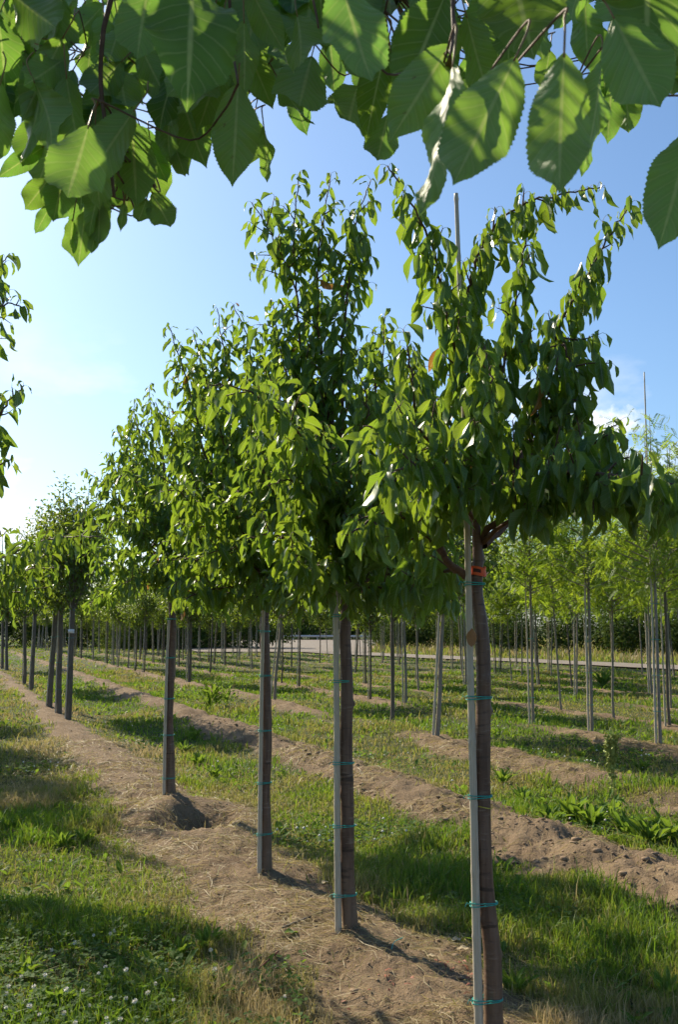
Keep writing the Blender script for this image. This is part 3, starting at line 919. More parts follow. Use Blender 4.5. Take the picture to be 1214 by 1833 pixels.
# ---- third
T3 = [(477, 1552), (476, 1480), (475, 1380), (476, 1250), (474, 1140), (478, 1070), (480, 1010), (470, 900), (460, 800)]
limbs3 = [
    ([(478, 1060, 0), (442, 930, .05), (424, 800, .1), (405, 660, .1), (388, 552, .1)], dict(r0=.014, leaf_from=.3)),
    ([(476, 960, 0), (462, 820, .1), (455, 700, .15), (444, 610, .15), (418, 545, .12)], dict(r0=.012, leaf_from=.25)),
    ([(474, 1040, 0), (420, 940, .0), (366, 810, .0), (334, 680, .0), (300, 580, .0)], dict(r0=.014, leaf_from=.3)),
    ([(474, 1055, 0), (410, 985, -.4), (345, 905, -.75), (300, 862, -.95), (282, 850, -1.0)], dict(r0=.012, leaf_from=.35)),
    ([(480, 1050, 0), (530, 960, .1), (552, 840, .2), (550, 720, .3)], dict(r0=.012, leaf_from=.3)),
    ([(476, 1060, 0), (430, 1050, -.2), (370, 1058, -.45), (325, 1075, -.6)], dict(r0=.010, leaf_from=.35)),
    ([(482, 1060, 0), (530, 1030, -.2), (570, 1030, -.35)], dict(r0=.009, leaf_from=.3)),
    ([(470, 930, 0), (420, 840, -.3), (390, 760, -.45), (372, 690, -.5)], dict(r0=.010, leaf_from=.25)),
    ([(470, 930, 0), (500, 840, -.3), (500, 750, -.4), (480, 660, -.4)], dict(r0=.010, leaf_from=.25)),
    ([(472, 960, 0), (430, 900, .3), (400, 830, .5), (380, 740, .55), (350, 640, .55)], dict(r0=.010, leaf_from=.25)),
    ([(474, 1020, 0), (420, 1000, .3), (360, 960, .5), (330, 930, .6)], dict(r0=.010, leaf_from=.3)),
    ([(474, 1010, 0), (440, 960, -.4), (410, 900, -.6), (360, 860, -.7)], dict(r0=.009, leaf_from=.3)),
    ([(476, 1040, 0), (440, 1000, -.5), (400, 985, -.8), (350, 1000, -.9)], dict(r0=.009, leaf_from=.2)),
    ([(476, 1000, 0), (500, 930, -.5), (520, 880, -.7), (505, 820, -.7)], dict(r0=.009, leaf_from=.2)),
    ([(476, 1030, 0), (530, 990, -.4), (560, 970, -.6)], dict(r0=.009, leaf_from=.2)),
    ([(472, 930, 0), (450, 850, -.5), (440, 790, -.6), (425, 720, -.6)], dict(r0=.009, leaf_from=.2)),
]
limbs3 += [
    ([(472, 930, 0), (420, 800, .2), (372, 690, .25), (345, 590, .25)], dict(r0=.010, leaf_from=.3)),
    ([(470, 900, 0), (480, 780, .2), (478, 680, .25), (468, 600, .25)], dict(r0=.010, leaf_from=.3)),
    ([(474, 1000, 0), (380, 900, .2), (320, 800, .3), (278, 720, .3)], dict(r0=.010, leaf_from=.35)),
    ([(476, 1060, 0), (430, 1055, .4), (370, 1065, .8), (320, 1085, 1.0)], dict(r0=.010, leaf_from=.42)),
    ([(474, 1030, 0), (410, 990, .3), (350, 960, .5), (290, 970, .6)], dict(r0=.010, leaf_from=.42)),
    ([(474, 1040, 0), (400, 1020, -.2), (340, 1000, -.3), (280, 1010, -.4)], dict(r0=.010, leaf_from=.42)),
    ([(474, 990, 0), (400, 920, 0), (340, 880, 0), (280, 890, 0)], dict(r0=.010, leaf_from=.42)),
    ([(474, 1000, 0), (420, 940, .6), (370, 880, .9), (330, 800, 1.0)], dict(r0=.010, leaf_from=.42)),
    ([(480, 1050, 0), (540, 1050, .3), (600, 1070, .6)], dict(r0=.010, leaf_from=.42)),
    ([(470, 900, 0), (520, 830, .2), (570, 790, .3)], dict(r0=.010, leaf_from=.42)),
]
tree3, base3 = cherry('third cherry tree of the near row, standing just before the dug hole', D3, T3, (0.0400, 0.008), limbs3, 33, 0.130, step=.018)
stake3 = stake_and_ties(D3, T3[:6], (0.040, 0.031), [(464, 1552), (466, 1400), (468, 1250), (471, 1120), (472, 1080)], (0.0165, 0.011),
                        [1130, 1209, 1307, 1400, 1491], 'bamboo stake tied to the third cherry tree of the near row', dd=-0.05)

# ---- fourth, beyond the hole
T4 = [(304, 1428), (304, 1370), (303, 1270), (305, 1180), (308, 1090), (306, 1020), (300, 900), (290, 800)]
limbs4 = [
    ([(306, 1070, 0), (285, 930, .1), (275, 820, .15), (268, 690, .15)], dict(r0=.016, leaf_from=.25)),
    ([(304, 980, 0), (262, 900, 0), (232, 820, 0), (208, 765, 0)], dict(r0=.012, leaf_from=.25)),
    ([(304, 1040, 0), (250, 960, 0), (200, 880, 0), (150, 842, 0)], dict(r0=.012, leaf_from=.3)),
    ([(306, 1060, 0), (330, 930, .2), (345, 800, .3), (335, 700, .3)], dict(r0=.012, leaf_from=.3)),
    ([(306, 1070, 0), (250, 1030, -.4), (190, 1010, -.8), (160, 1030, -1.0)], dict(r0=.012, leaf_from=.3)),
    ([(306, 1060, 0), (360, 1000, -.3), (400, 980, -.5)], dict(r0=.011, leaf_from=.3)),
    ([(306, 1070, 0), (340, 1060, -.4), (390, 1065, -.7)], dict(r0=.010, leaf_from=.3)),
    ([(300, 930, 0), (270, 850, -.4), (250, 780, -.5), (240, 740, -.5)], dict(r0=.010, leaf_from=.25)),
    ([(302, 1000, 0), (250, 950, -.5), (210, 930, -.8), (185, 960, -.9)], dict(r0=.010, leaf_from=.3)),
    ([(302, 980, 0), (260, 900, .4), (220, 860, .6), (190, 810, .7)], dict(r0=.010, leaf_from=.25)),
    ([(302, 1040, 0), (330, 1000, .4), (380, 930, .6), (400, 860, .7)], dict(r0=.010, leaf_from=.25)),
    ([(304, 1050, 0), (270, 1020, -.6), (230, 1040, -.9), (200, 1060, -1.0)], dict(r0=.009, leaf_from=.2)),
    ([(304, 1000, 0), (320, 930, -.5), (330, 860, -.7), (320, 790, -.7)], dict(r0=.009, leaf_from=.2)),
    ([(304, 1030, 0), (350, 960, -.4), (390, 900, -.6)], dict(r0=.009, leaf_from=.2)),
    ([(302, 960, 0), (255, 880, -.6), (225, 850, -.8), (200, 870, -.9)], dict(r0=.009, leaf_from=.2)),
    ([(304, 1050, 0), (320, 1040, -.8), (290, 1060, -1.1)], dict(r0=.009, leaf_from=.2)),
]
limbs4 += [
    ([(302, 980, 0), (320, 880, .3), (310, 790, .4), (300, 720, .4)], dict(r0=.010, leaf_from=.3)),
    ([(302, 980, 0), (250, 880, .2), (232, 790, .3), (240, 715, .3)], dict(r0=.010, leaf_from=.3)),
    ([(306, 1060, 0), (240, 1050, .4), (190, 1065, .8), (150, 1085, 1.0)], dict(r0=.010, leaf_from=.42)),
    ([(306, 1060, 0), (370, 1040, .4), (420, 1050, .8)], dict(r0=.010, leaf_from=.42)),
    ([(302, 1020, 0), (230, 990, .3), (180, 980, .5), (145, 1000, .6)], dict(r0=.010, leaf_from=.42)),
    ([(302, 1000, 0), (370, 950, .2), (420, 920, .3)], dict(r0=.010, leaf_from=.42)),
    ([(300, 940, 0), (340, 860, 0), (380, 790, 0)], dict(r0=.010, leaf_from=.42)),
    ([(302, 1000, 0), (220, 940, -.3), (170, 910, -.4), (140, 940, -.5)], dict(r0=.010, leaf_from=.42)),
]
tree4, base4 = cherry('fourth cherry tree of the near row, standing just beyond the dug hole', D4, T4, (0.0460, 0.008), limbs4, 44, 0.130, step=.0185, side=.070)
stake4 = stake_and_ties(D4, T4[:5], (0.046, 0.036), [(293, 1428), (295, 1320), (298, 1200), (302, 1110)], (0.0165, 0.012),
                        [1108, 1177, 1250, 1315, 1392], 'bamboo stake tied to the fourth cherry tree beyond the dug hole', dd=-0.05)

# ---- the next row to the left: crowns reach in from outside the picture
def free_limbs(base, fork, n, reach, height, rng, up=0.75):
    out = []
    for k in range(n):
        a = 2 * math.pi * k / n + rng.uniform(-0.4, 0.4)
        r = reach * rng.uniform(0.65, 1.0); z = height * rng.uniform(0.45, 1.0)
        dx, dy = math.cos(a), math.sin(a)
        out.append([np.array(fork) + np.array([dx * r * f, dy * r * f, z * g]) for f, g in ((0, 0), (.35, .18), (.65, .45), (.85, .75), (.95 + rng.uniform(-.1, .25), 1.0 + rng.uniform(-.12, .05)))])
    out.append([np.array(fork) + np.array([rng.normal(0, .04), rng.normal(0, .04), height * f]) for f in (-.1, .3, .6, .9, 1.1)])
    for k in range(n):
        a = rng.uniform(0, 6.28); z0 = rng.uniform(0.0, 0.5) * height
        dx, dy = math.cos(a), math.sin(a); r = reach * rng.uniform(.5, .8)
        out.append([np.array(fork) + np.array([dx * r * f, dy * r * f, z0 + h]) for f, h in ((0, 0), (.4, .1), (.8, .28), (1.05, .38))])
    return out

def row_tree(x, y, label, seed, reach=0.75, height=2.1, n_single=300, n=5, extra=(), size=0.125, step=.030, group='cherry trees in the row at the left edge'):
    rng = np.random.default_rng(seed)
    base = np.array([x, y, gz(x, y)])
    root = thing('cherry_tree', base, label, 'tree', group)
    fork = base + [0.02, 0, 1.85]
    tr = [base + [0, 0, -.06], base + [.01, 0, .5], base + [-.005, .01, 1.2], fork, fork + [0, 0, .7]]
    link('trunk', knobby_trunk(np.array(tr) - base, [.044, .039, .036, .033, .012], rng, 8, 10).mesh('trunk', M_bark), root)
    lv = Leaves(); mbs = []
    for lp in free_limbs(base, fork, n, reach, height, rng):
        mbs.append(grow_limb(lp, .013, .003, rng, lv, size, step=step * .8, side=.10))
    for lp in extra:
        mbs.append(grow_limb(lp, .012, .003, rng, lv, size, step=.028, side=.10, leaf_from=.3))
    finish_tree(root, mbs, lv, rng, n_single)
    return root

z3 = np.array([-2.35, 5.0])
row_tree(-2.52, 5.35, 'cherry tree whose leafy twigs poke in high at the left edge', 51, 0.70, 2.3, 120,
         extra=[[P(-60, 880, 5.3), P(-20, 780, 5.2), P(15, 720, 5.1), P(42, 690, 5.1)], [P(-80, 640, 5.3), P(-30, 580, 5.2), P(10, 545, 5.2), P(44, 552, 5.2)],
                [P(-80, 900, 5.3), P(-30, 850, 5.2), P(20, 822, 5.2)], [P(-70, 560, 5.4), P(-20, 500, 5.3), P(12, 458, 5.3)]])
row_tree(-3.75, 8.6, 'cherry tree sending a low yellow-green spray in from the left edge', 52, 0.72, 2.0, 200,
         extra=[[P(-90, 1040, 8.3), P(0, 1000, 7.6), P(80, 968, 7.0), P(150, 960, 6.6), P(196, 966, 6.4)], [P(-80, 1060, 8.4), P(-10, 1040, 8.0), P(50, 1020, 7.6), P(110, 1015, 7.4)],
                [P(-60, 985, 8.4), P(-10, 965, 8.2), P(22, 945, 8.2)], [P(-60, 1070, 8.4), P(20, 1060, 8.0), P(90, 1050, 7.7)]])
row_tree(-4.95, 12.0, 'unseen wide cherry tree off the left edge, added to shade the dug hole', 54, 0.95, 2.4, 60, 6)  # unseen tree, placed and widened for its shade on the soil
row_tree(-1.98, 3.40, 'cherry tree just outside the left edge shading the clover', 53, 0.50, 1.9, 60, 4, step=.036)

# ------------------------------------------------------------------ near cherry tree over the camera
NEAR_TPL = [leaf_tpl(66, 8, f, c, w, 0.040, 0.0045, tw, 70 + i) for i, (f, c, w, tw) in enumerate(
    [(0.20, 0.25, .28, .15), (0.35, 0.40, .25, -.25), (0.12, 0.50, .35, .3), (0.45, 0.25, .22, 0), (0.28, -0.25, .30, -.2), (0.18, 0.65, .28, .25)])]
ME_NEAR = [mesh_np('leaf', V, F, M_near, True, l) for V, F, l in NEAR_TPL]

# (base x, base y, tip x, tip y, width) in photograph pixels, then flags: t = upper side shows, b = further back
NL = [
    (118, 118, 52, 246, 68, ''), (180, 182, 127, 310, 66, ''), (158, 225, 112, 388, 98, ''), (236, 215, 244, 374, 80, ''), (268, 138, 363, 250, 74, ''),
    (214, 122, 226, 222, 60, ''), (190, 180, 200, 250, 40, ''), (213, 52, 187, 130, 50, ''), (120, 110, 28, 148, 44, ''), (105, 40, -20, 105, 80, 't'),
    (20, -10, 112, 60, 80, ''), (165, -10, 158, 92, 52, 'b'), (345, -30, 338, 138, 128, 't'), (268, -35, 238, 117, 86, ''), (478, -50, 436, 106, 96, ''),
    (426, 150, 417, 322, 84, ''), (472, 225, 485, 320, 26, ''), (455, 205, 432, 312, 60, 'b'), (558, 100, 531, 205, 82, ''), (497, 140, 551, 240, 30, ''),
    (505, 60, 462, 147, 74, 'b'), (305, 240, 334, 322, 34, ''), (272, 345, 307, 412, 46, ''), (88, 318, 42, 378, 46, ''), (92, 365, 60, 420, 28, ''),
    (152, 378, 140, 472, 44, ''), (190, 300, 148, 432, 48, ''), (130, 392, 121, 462, 18, ''), (172, 410, 162, 456, 20, ''), (262, 355, 246, 406, 30, ''),
    (222, 362, 214, 412, 18, ''), (78, 262, -4, 318, 40, ''), (22, 158, 10, 215, 30, 'b'), (8, 222, 3, 285, 28, 'b'), (338, 160, 402, 238, 52, 'b'),
    (372, 188, 328, 272, 52, 'b'), (372, 185, 366, 252, 40, 'b'), (396, 122, 400, 205, 36, 'b'), (412, 85, 448, 182, 40, 'b'), (640, 155, 613, 250, 76, ''),
    (610, -40, 664, 172, 112, ''), (560, -60, 548, 118, 100, 'b'), (798, -10, 716, 186, 102, 't'), (806, 80, 704, 242, 100, ''), (812, 112, 777, 392, 62, ''),
    (924, 102, 804, 348, 124, ''), (1011, 94, 996, 364, 112, ''), (912, -80, 958, 126, 128, 't'), (1048, 2, 1052, 116, 58, ''), (1078, 108, 1062, 306, 46, 'b'),
    (1098, 120, 1088, 262, 56, 'b'), (1098, 28, 1186, 200, 112, ''), (1158, -90, 1166, 78, 128, 't'), (1242, 222, 1182, 452, 108, ''), (1200, 80, 1206, 178, 58, ''),
    (858, 8, 918, 102, 38, ''), (868, 62, 829, 146, 28, 't'), (836, 100, 842, 212, 60, 'b'), (694, 205, 675, 294, 54, ''), (985, 90, 972, 168, 40, 'b'),
    (660, 100, 668, 188, 56, 'b'), (742, 60, 760, 190, 70, 'b'), (590, 60, 600, 170, 50, 'b'), (228, 40, 282, 150, 60, 'b'), (300, 90, 322, 190, 60, 'b'),
    (40, 130, 62, 235, 60, 'b'), (10, 20, -25, 150, 70, 'b'), (135, 250, 92, 340, 50, 'b'), (250, 225, 300, 330, 50, 'b'), (165, 330, 190, 420, 40, 'b'),
    (60, -40, 90, 50, 70, 'b'), (210, -50, 225, 40, 60, 'b'), (410, -60, 395, 60, 80, 'b'), (530, -60, 520, 40, 70, 't'), (690, -60, 700, 50, 90, 't'),
    (1000, -70, 1035, 40, 70, 'b'), (1130, -40, 1100, 90, 80, 'b'), (1215, -40, 1225, 100, 80, 'b'), (870, -70, 860, 30, 60, 'b'), (770, -60, 740, 70, 80, 'b'),
    (450, 20, 470, 110, 60, 'b'), (350, 70, 390, 170, 60, 'b'), (630, -60, 640, 50, 80, 't'), (1180, 100, 1150, 190, 60, 'b'), (890, 40, 905, 140, 50, 'b'),
    (206, 262, 188, 398, 62, 'b'), (118, 300, 92, 404, 58, ''), (232, 300, 226, 398, 48, 'b'), (152, 330, 146, 452, 52, 'b'), (288, 200, 334, 306, 56, ''),
    (70, 205, 38, 300, 56, ''), (330, 205, 352, 300, 44, 'b'), (178, 360, 176, 440, 40, ''), (100, 240, 66, 340, 60, 'b'), (268, 250, 286, 360, 54, 'b'),
    (520, 150, 548, 236, 40, 'b'), (1120, 150, 1128, 240, 50, 'b'), (760, 120, 770, 250, 60, 'b'), (60, 60, 20, 170, 70, ''), (300, 10, 312, 130, 70, 'b'),
]
def build_near():
    rng = np.random.default_rng(99)
    bx, by = -0.62, 0.30
    base = np.array([bx, by, gz(bx, by)])
    root = thing('cherry_tree', base, 'cherry tree whose big leaves hang across the top of the picture', 'tree', None)
    fork = base + [0.02, 0.02, 1.86]
    tr = [base + [0, 0, -.06], base + [.01, 0, .5], base + [-.005, .01, 1.2], fork, fork + [-0.05, -.05, .9]]
    link('trunk', knobby_trunk(np.array(tr) - base, [.044, .039, .036, .033, .012], rng, 10, 12).mesh('trunk', M_bark), root)
    twigs = [
        ([fork, P(-350, -250, .75), P(-60, -190, 1.15), P(300, -140, 1.25), P(640, -150, 1.2), P(900, -170, 1.1), P(1180, -150, .95), P(1400, -40, .9)], .011),
        ([P(-60, -190, 1.15), P(110, -150, 1.35), P(196, -40, 1.42), P(184, 60, 1.42), P(180, 150, 1.42), P(192, 250, 1.42), P(204, 352, 1.42)], .0052),
        ([P(300, -140, 1.25), P(400, -40, 1.3), P(412, 60, 1.3), P(426, 150, 1.25)], .003),
        ([P(640, -150, 1.2), P(560, -60, 1.25), P(570, 50, 1.25)], .003),
        ([P(900, -170, 1.1), P(820, -50, 1.05), P(812, 60, 1.02), P(806, 100, 1.0)], .0032),
        ([P(1180, -150, .95), P(1060, -60, .98), P(1040, 0, 1.0)], .003),
        ([P(-60, -190, 1.15), P(20, -80, 1.45), P(40, 20, 1.5), P(70, 110, 1.5)], .0035),
        ([P(300, -140, 1.25), P(290, -30, 1.5), P(300, 60, 1.55)], .0032),
        ([P(640, -150, 1.2), P(700, -60, 1.4), P(690, 20, 1.45)], .003),
        ([P(1180, -150, .95), P(1170, -80, 1.15), P(1150, 0, 1.2)], .003),
    ]
    paths = []
    for tp, r0 in twigs:
        path = crom(np.array(tp), 10)
        V, F = tube(path, np.linspace(r0, r0 * .45, len(path)), 10)
        link('limb', MB().add(V - base, F).mesh('limb', M_twig), root)
        paths.append(path)
    allp = np.vstack(paths)
    pet = MB(); tw = MB()
    camp = np.array([0, 0, CAMH])
    def put(o3, T3, nrm, L, idx, xs=1.0, twig=True):
        y = unit(T3 - o3)
        z = unit(nrm - y * np.dot(nrm, y)); x = np.cross(y, z)
        M = np.eye(4); M[:3, 0] = x * L * xs; M[:3, 1] = y * L; M[:3, 2] = z * L; M[:3, 3] = o3 - base
        ob = link('leaf', ME_NEAR[idx], root)
        ob.matrix_local = Matrix(M.tolist())
        # leaf stalk up to the nearest twig
        k = np.argmin(np.linalg.norm(allp - (o3 - y * .04), axis=1))
        q = allp[k]
        dist = np.linalg.norm(q - o3)
        st = o3 - y * min(.028, dist * .5) + np.array([0, .006, .004])
        if not twig and dist > .05:
            e = st + unit(np.array([rng.normal(0, .3), .6, .8])) * .035
            V, F = tube(crom(np.array([e, (e + st) / 2 + np.array([0, 0, .003]), st, o3 + y * .004]), 4), np.linspace(.0013, .0010, 13), 5)
            pet.add(V - base, F)
        elif dist > .07:                                   # stalk, then a side twig running up behind the leaves to the bough
            m1 = q * .45 + st * .55 + np.array([0, .22, .05])
            m0 = q * .8 + st * .2 + np.array([0, .12, .03])
            p_ = crom(np.array([q, m0, m1, st + np.array([0, .03, .02]), st, o3 + y * .004]), 5)
            cut = len(p_) - 9
            V, F = tube(p_[:cut + 1], np.linspace(.0018, .0012, cut + 1), 5, False); tw.add(V - base, F)
            V, F = tube(p_[cut:], np.linspace(.0012, .0010, 9), 5); pet.add(V - base, F)
        else:
            V, F = tube(crom(np.array([q, (q + st) / 2 + np.array([0, 0, .004]), st, o3 + y * .004]), 4), np.linspace(.0014, .0010, 13), 5)
            pet.add(V - base, F)
    for i, (x0, y0, x1, y1, w, fl) in enumerate(NL):
        lp = math.hypot(x1 - x0, y1 - y0)
        ratio = min(max(lp / w, 1.8), 2.7)
        Lp = max(lp, ratio * w)                              # full length in pixels
        real = 0.125 + 0.02 * math.sin(i * 2.3)
        d = np.clip(real * FPX / Lp, 0.80, 1.55)
        if 'b' in fl: d = min(1.75, d * 1.12 + .06)
        tilt = math.acos(min(1, lp / Lp))
        roll = math.acos(min(1, w * ratio / Lp)) * 0.9; xs = 1.72 / ratio
        c = P((x0 + x1) / 2, (y0 + y1) / 2, d)
        Lr = Lp / FPX * d
        b = P(x0, y0, d + 0.5 * Lr * math.sin(tilt)); t = P(x1, y1, d - 0.5 * Lr * math.sin(tilt))
        y = unit(t - b)
        view = unit(camp - c)
        n = view - y * np.dot(view, y); n = unit(n)
        if 't' not in fl: n = -n
        sgn = 1 if rng.random() < .5 else -1
        xx = np.cross(y, n)
        a = sgn * roll + rng.normal(0, .10)
        n = n * math.cos(a) + xx * math.sin(a)
        put(b, t, n, np.linalg.norm(t - b) * 1.04, int(rng.integers(0, len(ME_NEAR))), xs)
    # shaded leaves deeper in the spray, behind the front ones
    for i in range(190):
        x0 = rng.uniform(-40, 1250) if i < 120 else rng.uniform(-40, 460)
        lim = float(np.interp(x0, [-40, 60, 150, 260, 330, 420, 500, 600, 700, 800, 900, 1000, 1100, 1180, 1260], [150, 190, 260, 230, 150, 120, 90, 70, 90, 70, 5, 10, 60, 60, 60]))
        y0 = rng.uniform(-130, lim)
        d = rng.uniform(1.35, 1.85)
        b = P(x0, y0, d)
        hang = unit(np.array([rng.normal(0, .35), rng.normal(0, .35), -1.0]))
        L = rng.uniform(.10, .14)
        put(b, b + hang, unit(np.array([rng.normal(0, .5), 1.0 if rng.random() < .75 else -1.0, rng.normal(.3, .3)])), L, int(rng.integers(0, len(ME_NEAR))), rng.uniform(.66, .86), False)
    # leaves of the same boughs above the top edge
    for i in range(34):
        q = paths[0][rng.integers(18, len(paths[0]))]
        b = q + rng.normal(0, .05, 3) + [0, .05, .06]
        dd = unit(np.array([rng.normal(0, .5), rng.normal(0.1, .5), -.35 + rng.normal(0, .3)]))
        L = rng.uniform(.10, .135)
        px, py, f = project((b + dd * L)[None])
        if py[0] > -10 and 0 < px[0] < 1214: continue
        put(b, b + dd, np.array([0, 0, 1.0]) + rng.normal(0, .3, 3), L, int(rng.integers(0, len(ME_NEAR))))
    link('side_twigs', tw.mesh('side_twigs', M_twig), root, kind='stuff')
    link('petioles', pet.mesh('petioles', M_petiole), root, kind='stuff')
build_near()

# ------------------------------------------------------------------ trees further back
def round_crown(rng, n_br, per, rx, h, leaf, mat, z0):
    mb = MB(); p, d, n = [], [], []
    for k in range(n_br):
        a = k * 2.4 + rng.normal(0, .3); f = (k + .5) / n_br
        zz = z0 + h * (0.05 + 0.5 * f)
        r = rx * math.sin(math.pi * (0.22 + 0.70 * f)) * rng.uniform(.7, 1.15)
        e = np.array([math.cos(a) * r, math.sin(a) * r, zz + h * rng.uniform(.15, .45) * (1.15 - .2 * f)])
        s = np.array([0, 0, z0 + h * .6 * f - 0.15])
        m = (s + e) / 2 + np.array([math.cos(a), math.sin(a), -.4]) * .12 * rx
        path = crom(np.array([s, m, e]), 4)
        V, F = tube(path, np.linspace(.014, .003, len(path)), 4); mb.add(V, F)
        q = rng.integers(2, len(path), per)
        c = path[q] + rng.normal(0, .13, (per, 3)) * np.array([1, 1, .9])
        out = units(c - np.array([0, 0, z0 + h * .4]))
        p.append(c); d.append(units(out * .6 + rng.normal(0, .5, (per, 3)) + [0, 0, -.45])); n.append(units(out * .4 + [0, 0, .8] + rng.normal(0, .5, (per, 3))))
    p, d, n = map(np.vstack, (p, d, n))
    L = leaf * rng.uniform(.7, 1.2, len(p))
    V, F, lu = merge_leaves(TPL_TINY, rng.integers(0, 2, len(p)), p, frame(d, n), L, rng.uniform(0, 1, len(p)))
    return mesh_np('crown', V, F, mat, True, lu), mb

def pinnate_tpl(curl, seed):
    rg = np.random.default_rng(seed)
    Vs, Fs, Ls, k = [], [], [], 0
    n = 9
    for i in range(n):
        t = (i + .6) / n
        y = t; z = -curl * t * t
        for sd in (-1, 1):
            l = .26 * (1 - .35 * abs(t - .45)); w = .062
            dy = .35
            b = np.array([0, y, z]); dirv = unit([sd, dy, -.25 + rg.normal(0, .1)])
            sidev = unit(np.cross(dirv, [0, 0, 1]))
            Vs += [b, b + dirv * l * .5 + sidev * w, b + dirv * l, b + dirv * l * .5 - sidev * w]
            Fs.append([k, k + 1, k + 2, k + 3]); k += 4
            Ls += [[0, 0, 0], [1, .5, 0], [0, 1, 0], [-1, .5, 0]]
    return np.array(Vs), np.array(Fs), np.array(Ls, float)
PIN = [pinnate_tpl(.2, 1), pinnate_tpl(.45, 2), pinnate_tpl(.7, 3)]

def locust_crown(rng, n_br, per, rx, h, z0):
    mb = MB(); p, d, n = [], [], []
    for k in range(n_br):
        a = k * 2.4 + rng.normal(0, .3); f = (k + .5) / n_br
        r = rx * (math.sin(math.pi * (.18 + .74 * f)) ** .8) * rng.uniform(.55, 1.2)
        s = np.array([0, 0, z0 + h * .55 * f - .1])
        e = np.array([math.cos(a) * r, math.sin(a) * r, z0 + h * (.02 + .80 * f) + h * rng.uniform(0, .22)])
        m = (s + e) / 2 + np.array([math.cos(a), math.sin(a), 0]) * .12
        path = crom(np.array([s, m, e]), 5)
        V, F = tube(path, np.linspace(.012, .003, len(path)), 4); mb.add(V, F)
        q = rng.integers(4, len(path), per)
        c = path[q] + rng.normal(0, .14, (per, 3))
        aa = rng.uniform(0, 6.28, per)
        p.append(c); d.append(units(np.stack([np.cos(aa), np.sin(aa), rng.normal(-.35, .5, per)], 1) + np.array([math.cos(a), math.sin(a), 0]) * .4))
        n.append(units(rng.normal(0, .7, (per, 3)) + [0, 0, 1]))
    p, d, n = map(np.vstack, (p, d, n))
    L = rng.uniform(.12, .20, len(p))
    V, F, lu = merge_leaves(PIN, rng.integers(0, 3, len(p)), p, frame(d, n), L, rng.uniform(0, 1, len(p)))
    return mesh_np('crown', V, F, M_locust, False, lu), mb

def far_proto(kind, seed, hgt):
    rng = np.random.default_rng(seed)
    if kind == 'locust':
        z0 = 2.30
        cm, br = locust_crown(rng, 38, 34, .95, hgt - z0, z0)
        bark = M_bark_far; r0 = .026
    elif kind == 'upright':
        z0 = 1.95
        cm, br = round_crown(rng, 40, 110, .62, hgt - z0, .09, M_leaf_far, z0)
        bark = M_bark_far; r0 = .045
    else:
        z0 = 1.85
        cm, br = round_crown(rng, 30, 90, .75, hgt - z0, .09, M_leaf_far, z0)
        bark = M_bark_far; r0 = .027
    lean = rng.normal(0, .012, 2)
    tp = np.array([[lean[0] * -1.2, lean[1], -.06, r0 * 1.15], [lean[0] * .6, 0, .5, r0], [-lean[0] * .3, lean[1] * .4, 1.3, r0 * .9], [0, 0, z0, r0 * .8], [0, 0, z0 + (hgt - z0) * .8, r0 * .2]])
    c = crom(tp, 6)
    V, F = tube(c[:, :3], c[:, 3], 8)
    br.add(V, F)
    tm = br.mesh('trunk', bark)
    pale = br.mesh('trunk', M_bark_pale)
    return dict(crown=cm, trunk=tm, pale=pale, r0=r0)

PROTO = {'locust': [far_proto('locust', 200 + i, h) for i, h in enumerate((4.6, 4.2, 4.9, 4.4))],
         'round': [far_proto('round', 300 + i, h) for i, h in enumerate((3.7, 4.0, 3.5, 3.9))],
         'upright': [far_proto('upright', 400 + i, h) for i, h in enumerate((4.5, 4.2, 4.0))]}

def stake_mesh(hgt, seed, r=.018):
    rng = np.random.default_rng(seed)
    z = np.linspace(-.05, hgt, 40)
    rad = np.interp(z, [0, hgt], [r, r * .5]) + .0018 * (np.arange(40) % 4 == 0)
    V, F = tube(np.column_stack([np.interp(z, [0, hgt], [0, rng.normal(0, .03)]), np.zeros(40), z]), rad, 6)
    return MB().add(V, F).mesh('stake', M_bamboo)
STAKES = {h: stake_mesh(h, 500 + i) for i, h in enumerate((2.3, 3.0, 5.3, 4.9))}

def tie_mesh(dx, r):
    mb = MB()
    ring = hull_ring((0, 0), r + .004, (dx, -.01), .022, 24)
    loop = np.column_stack([ring, np.zeros(len(ring))]); loop = np.vstack([loop, loop[:1]])
    V, F = tube(loop, .0028, 4, False)
    return mb.add(V, F).mesh('twine_tie', M_twine)
TIE = tie_mesh(-.06, .034)

rngF = np.random.default_rng(7)
def far_tree(kind, x, y, label, group, v=None, rz=None, sc=1.0, stake=2.3, pale=False, ties=False, cat='tree', name=None):
    pr = PROTO[kind][rngF.integers(0, len(PROTO[kind])) if v is None else v]
    z = gz(x, y)
    o = thing(name or {'locust': 'locust_tree', 'round': 'young_tree', 'upright': 'small_leaved_tree'}[kind], (x, y, z), label, cat, group)
    o.rotation_euler = (rngF.normal(0, .015), rngF.normal(0, .030), 0)
    o.scale = (sc, sc, sc)
    t = link('trunk', pr['pale' if pale else 'trunk'], o); c = link('crown', pr['crown'], o)
    a = rngF.uniform(0, 6.28) if rz is None else rz
    t.rotation_euler.z = c.rotation_euler.z = a
    if stake:
        s = link('stake', STAKES[stake], o); s.location = (-.062, -.015, 0); s.scale = (1, 1, 1)
        if ties:
            for zz in (.45, .95, 1.45, 1.95):
                link('twine_tie', TIE, o).location = (0, 0, zz)
    return o

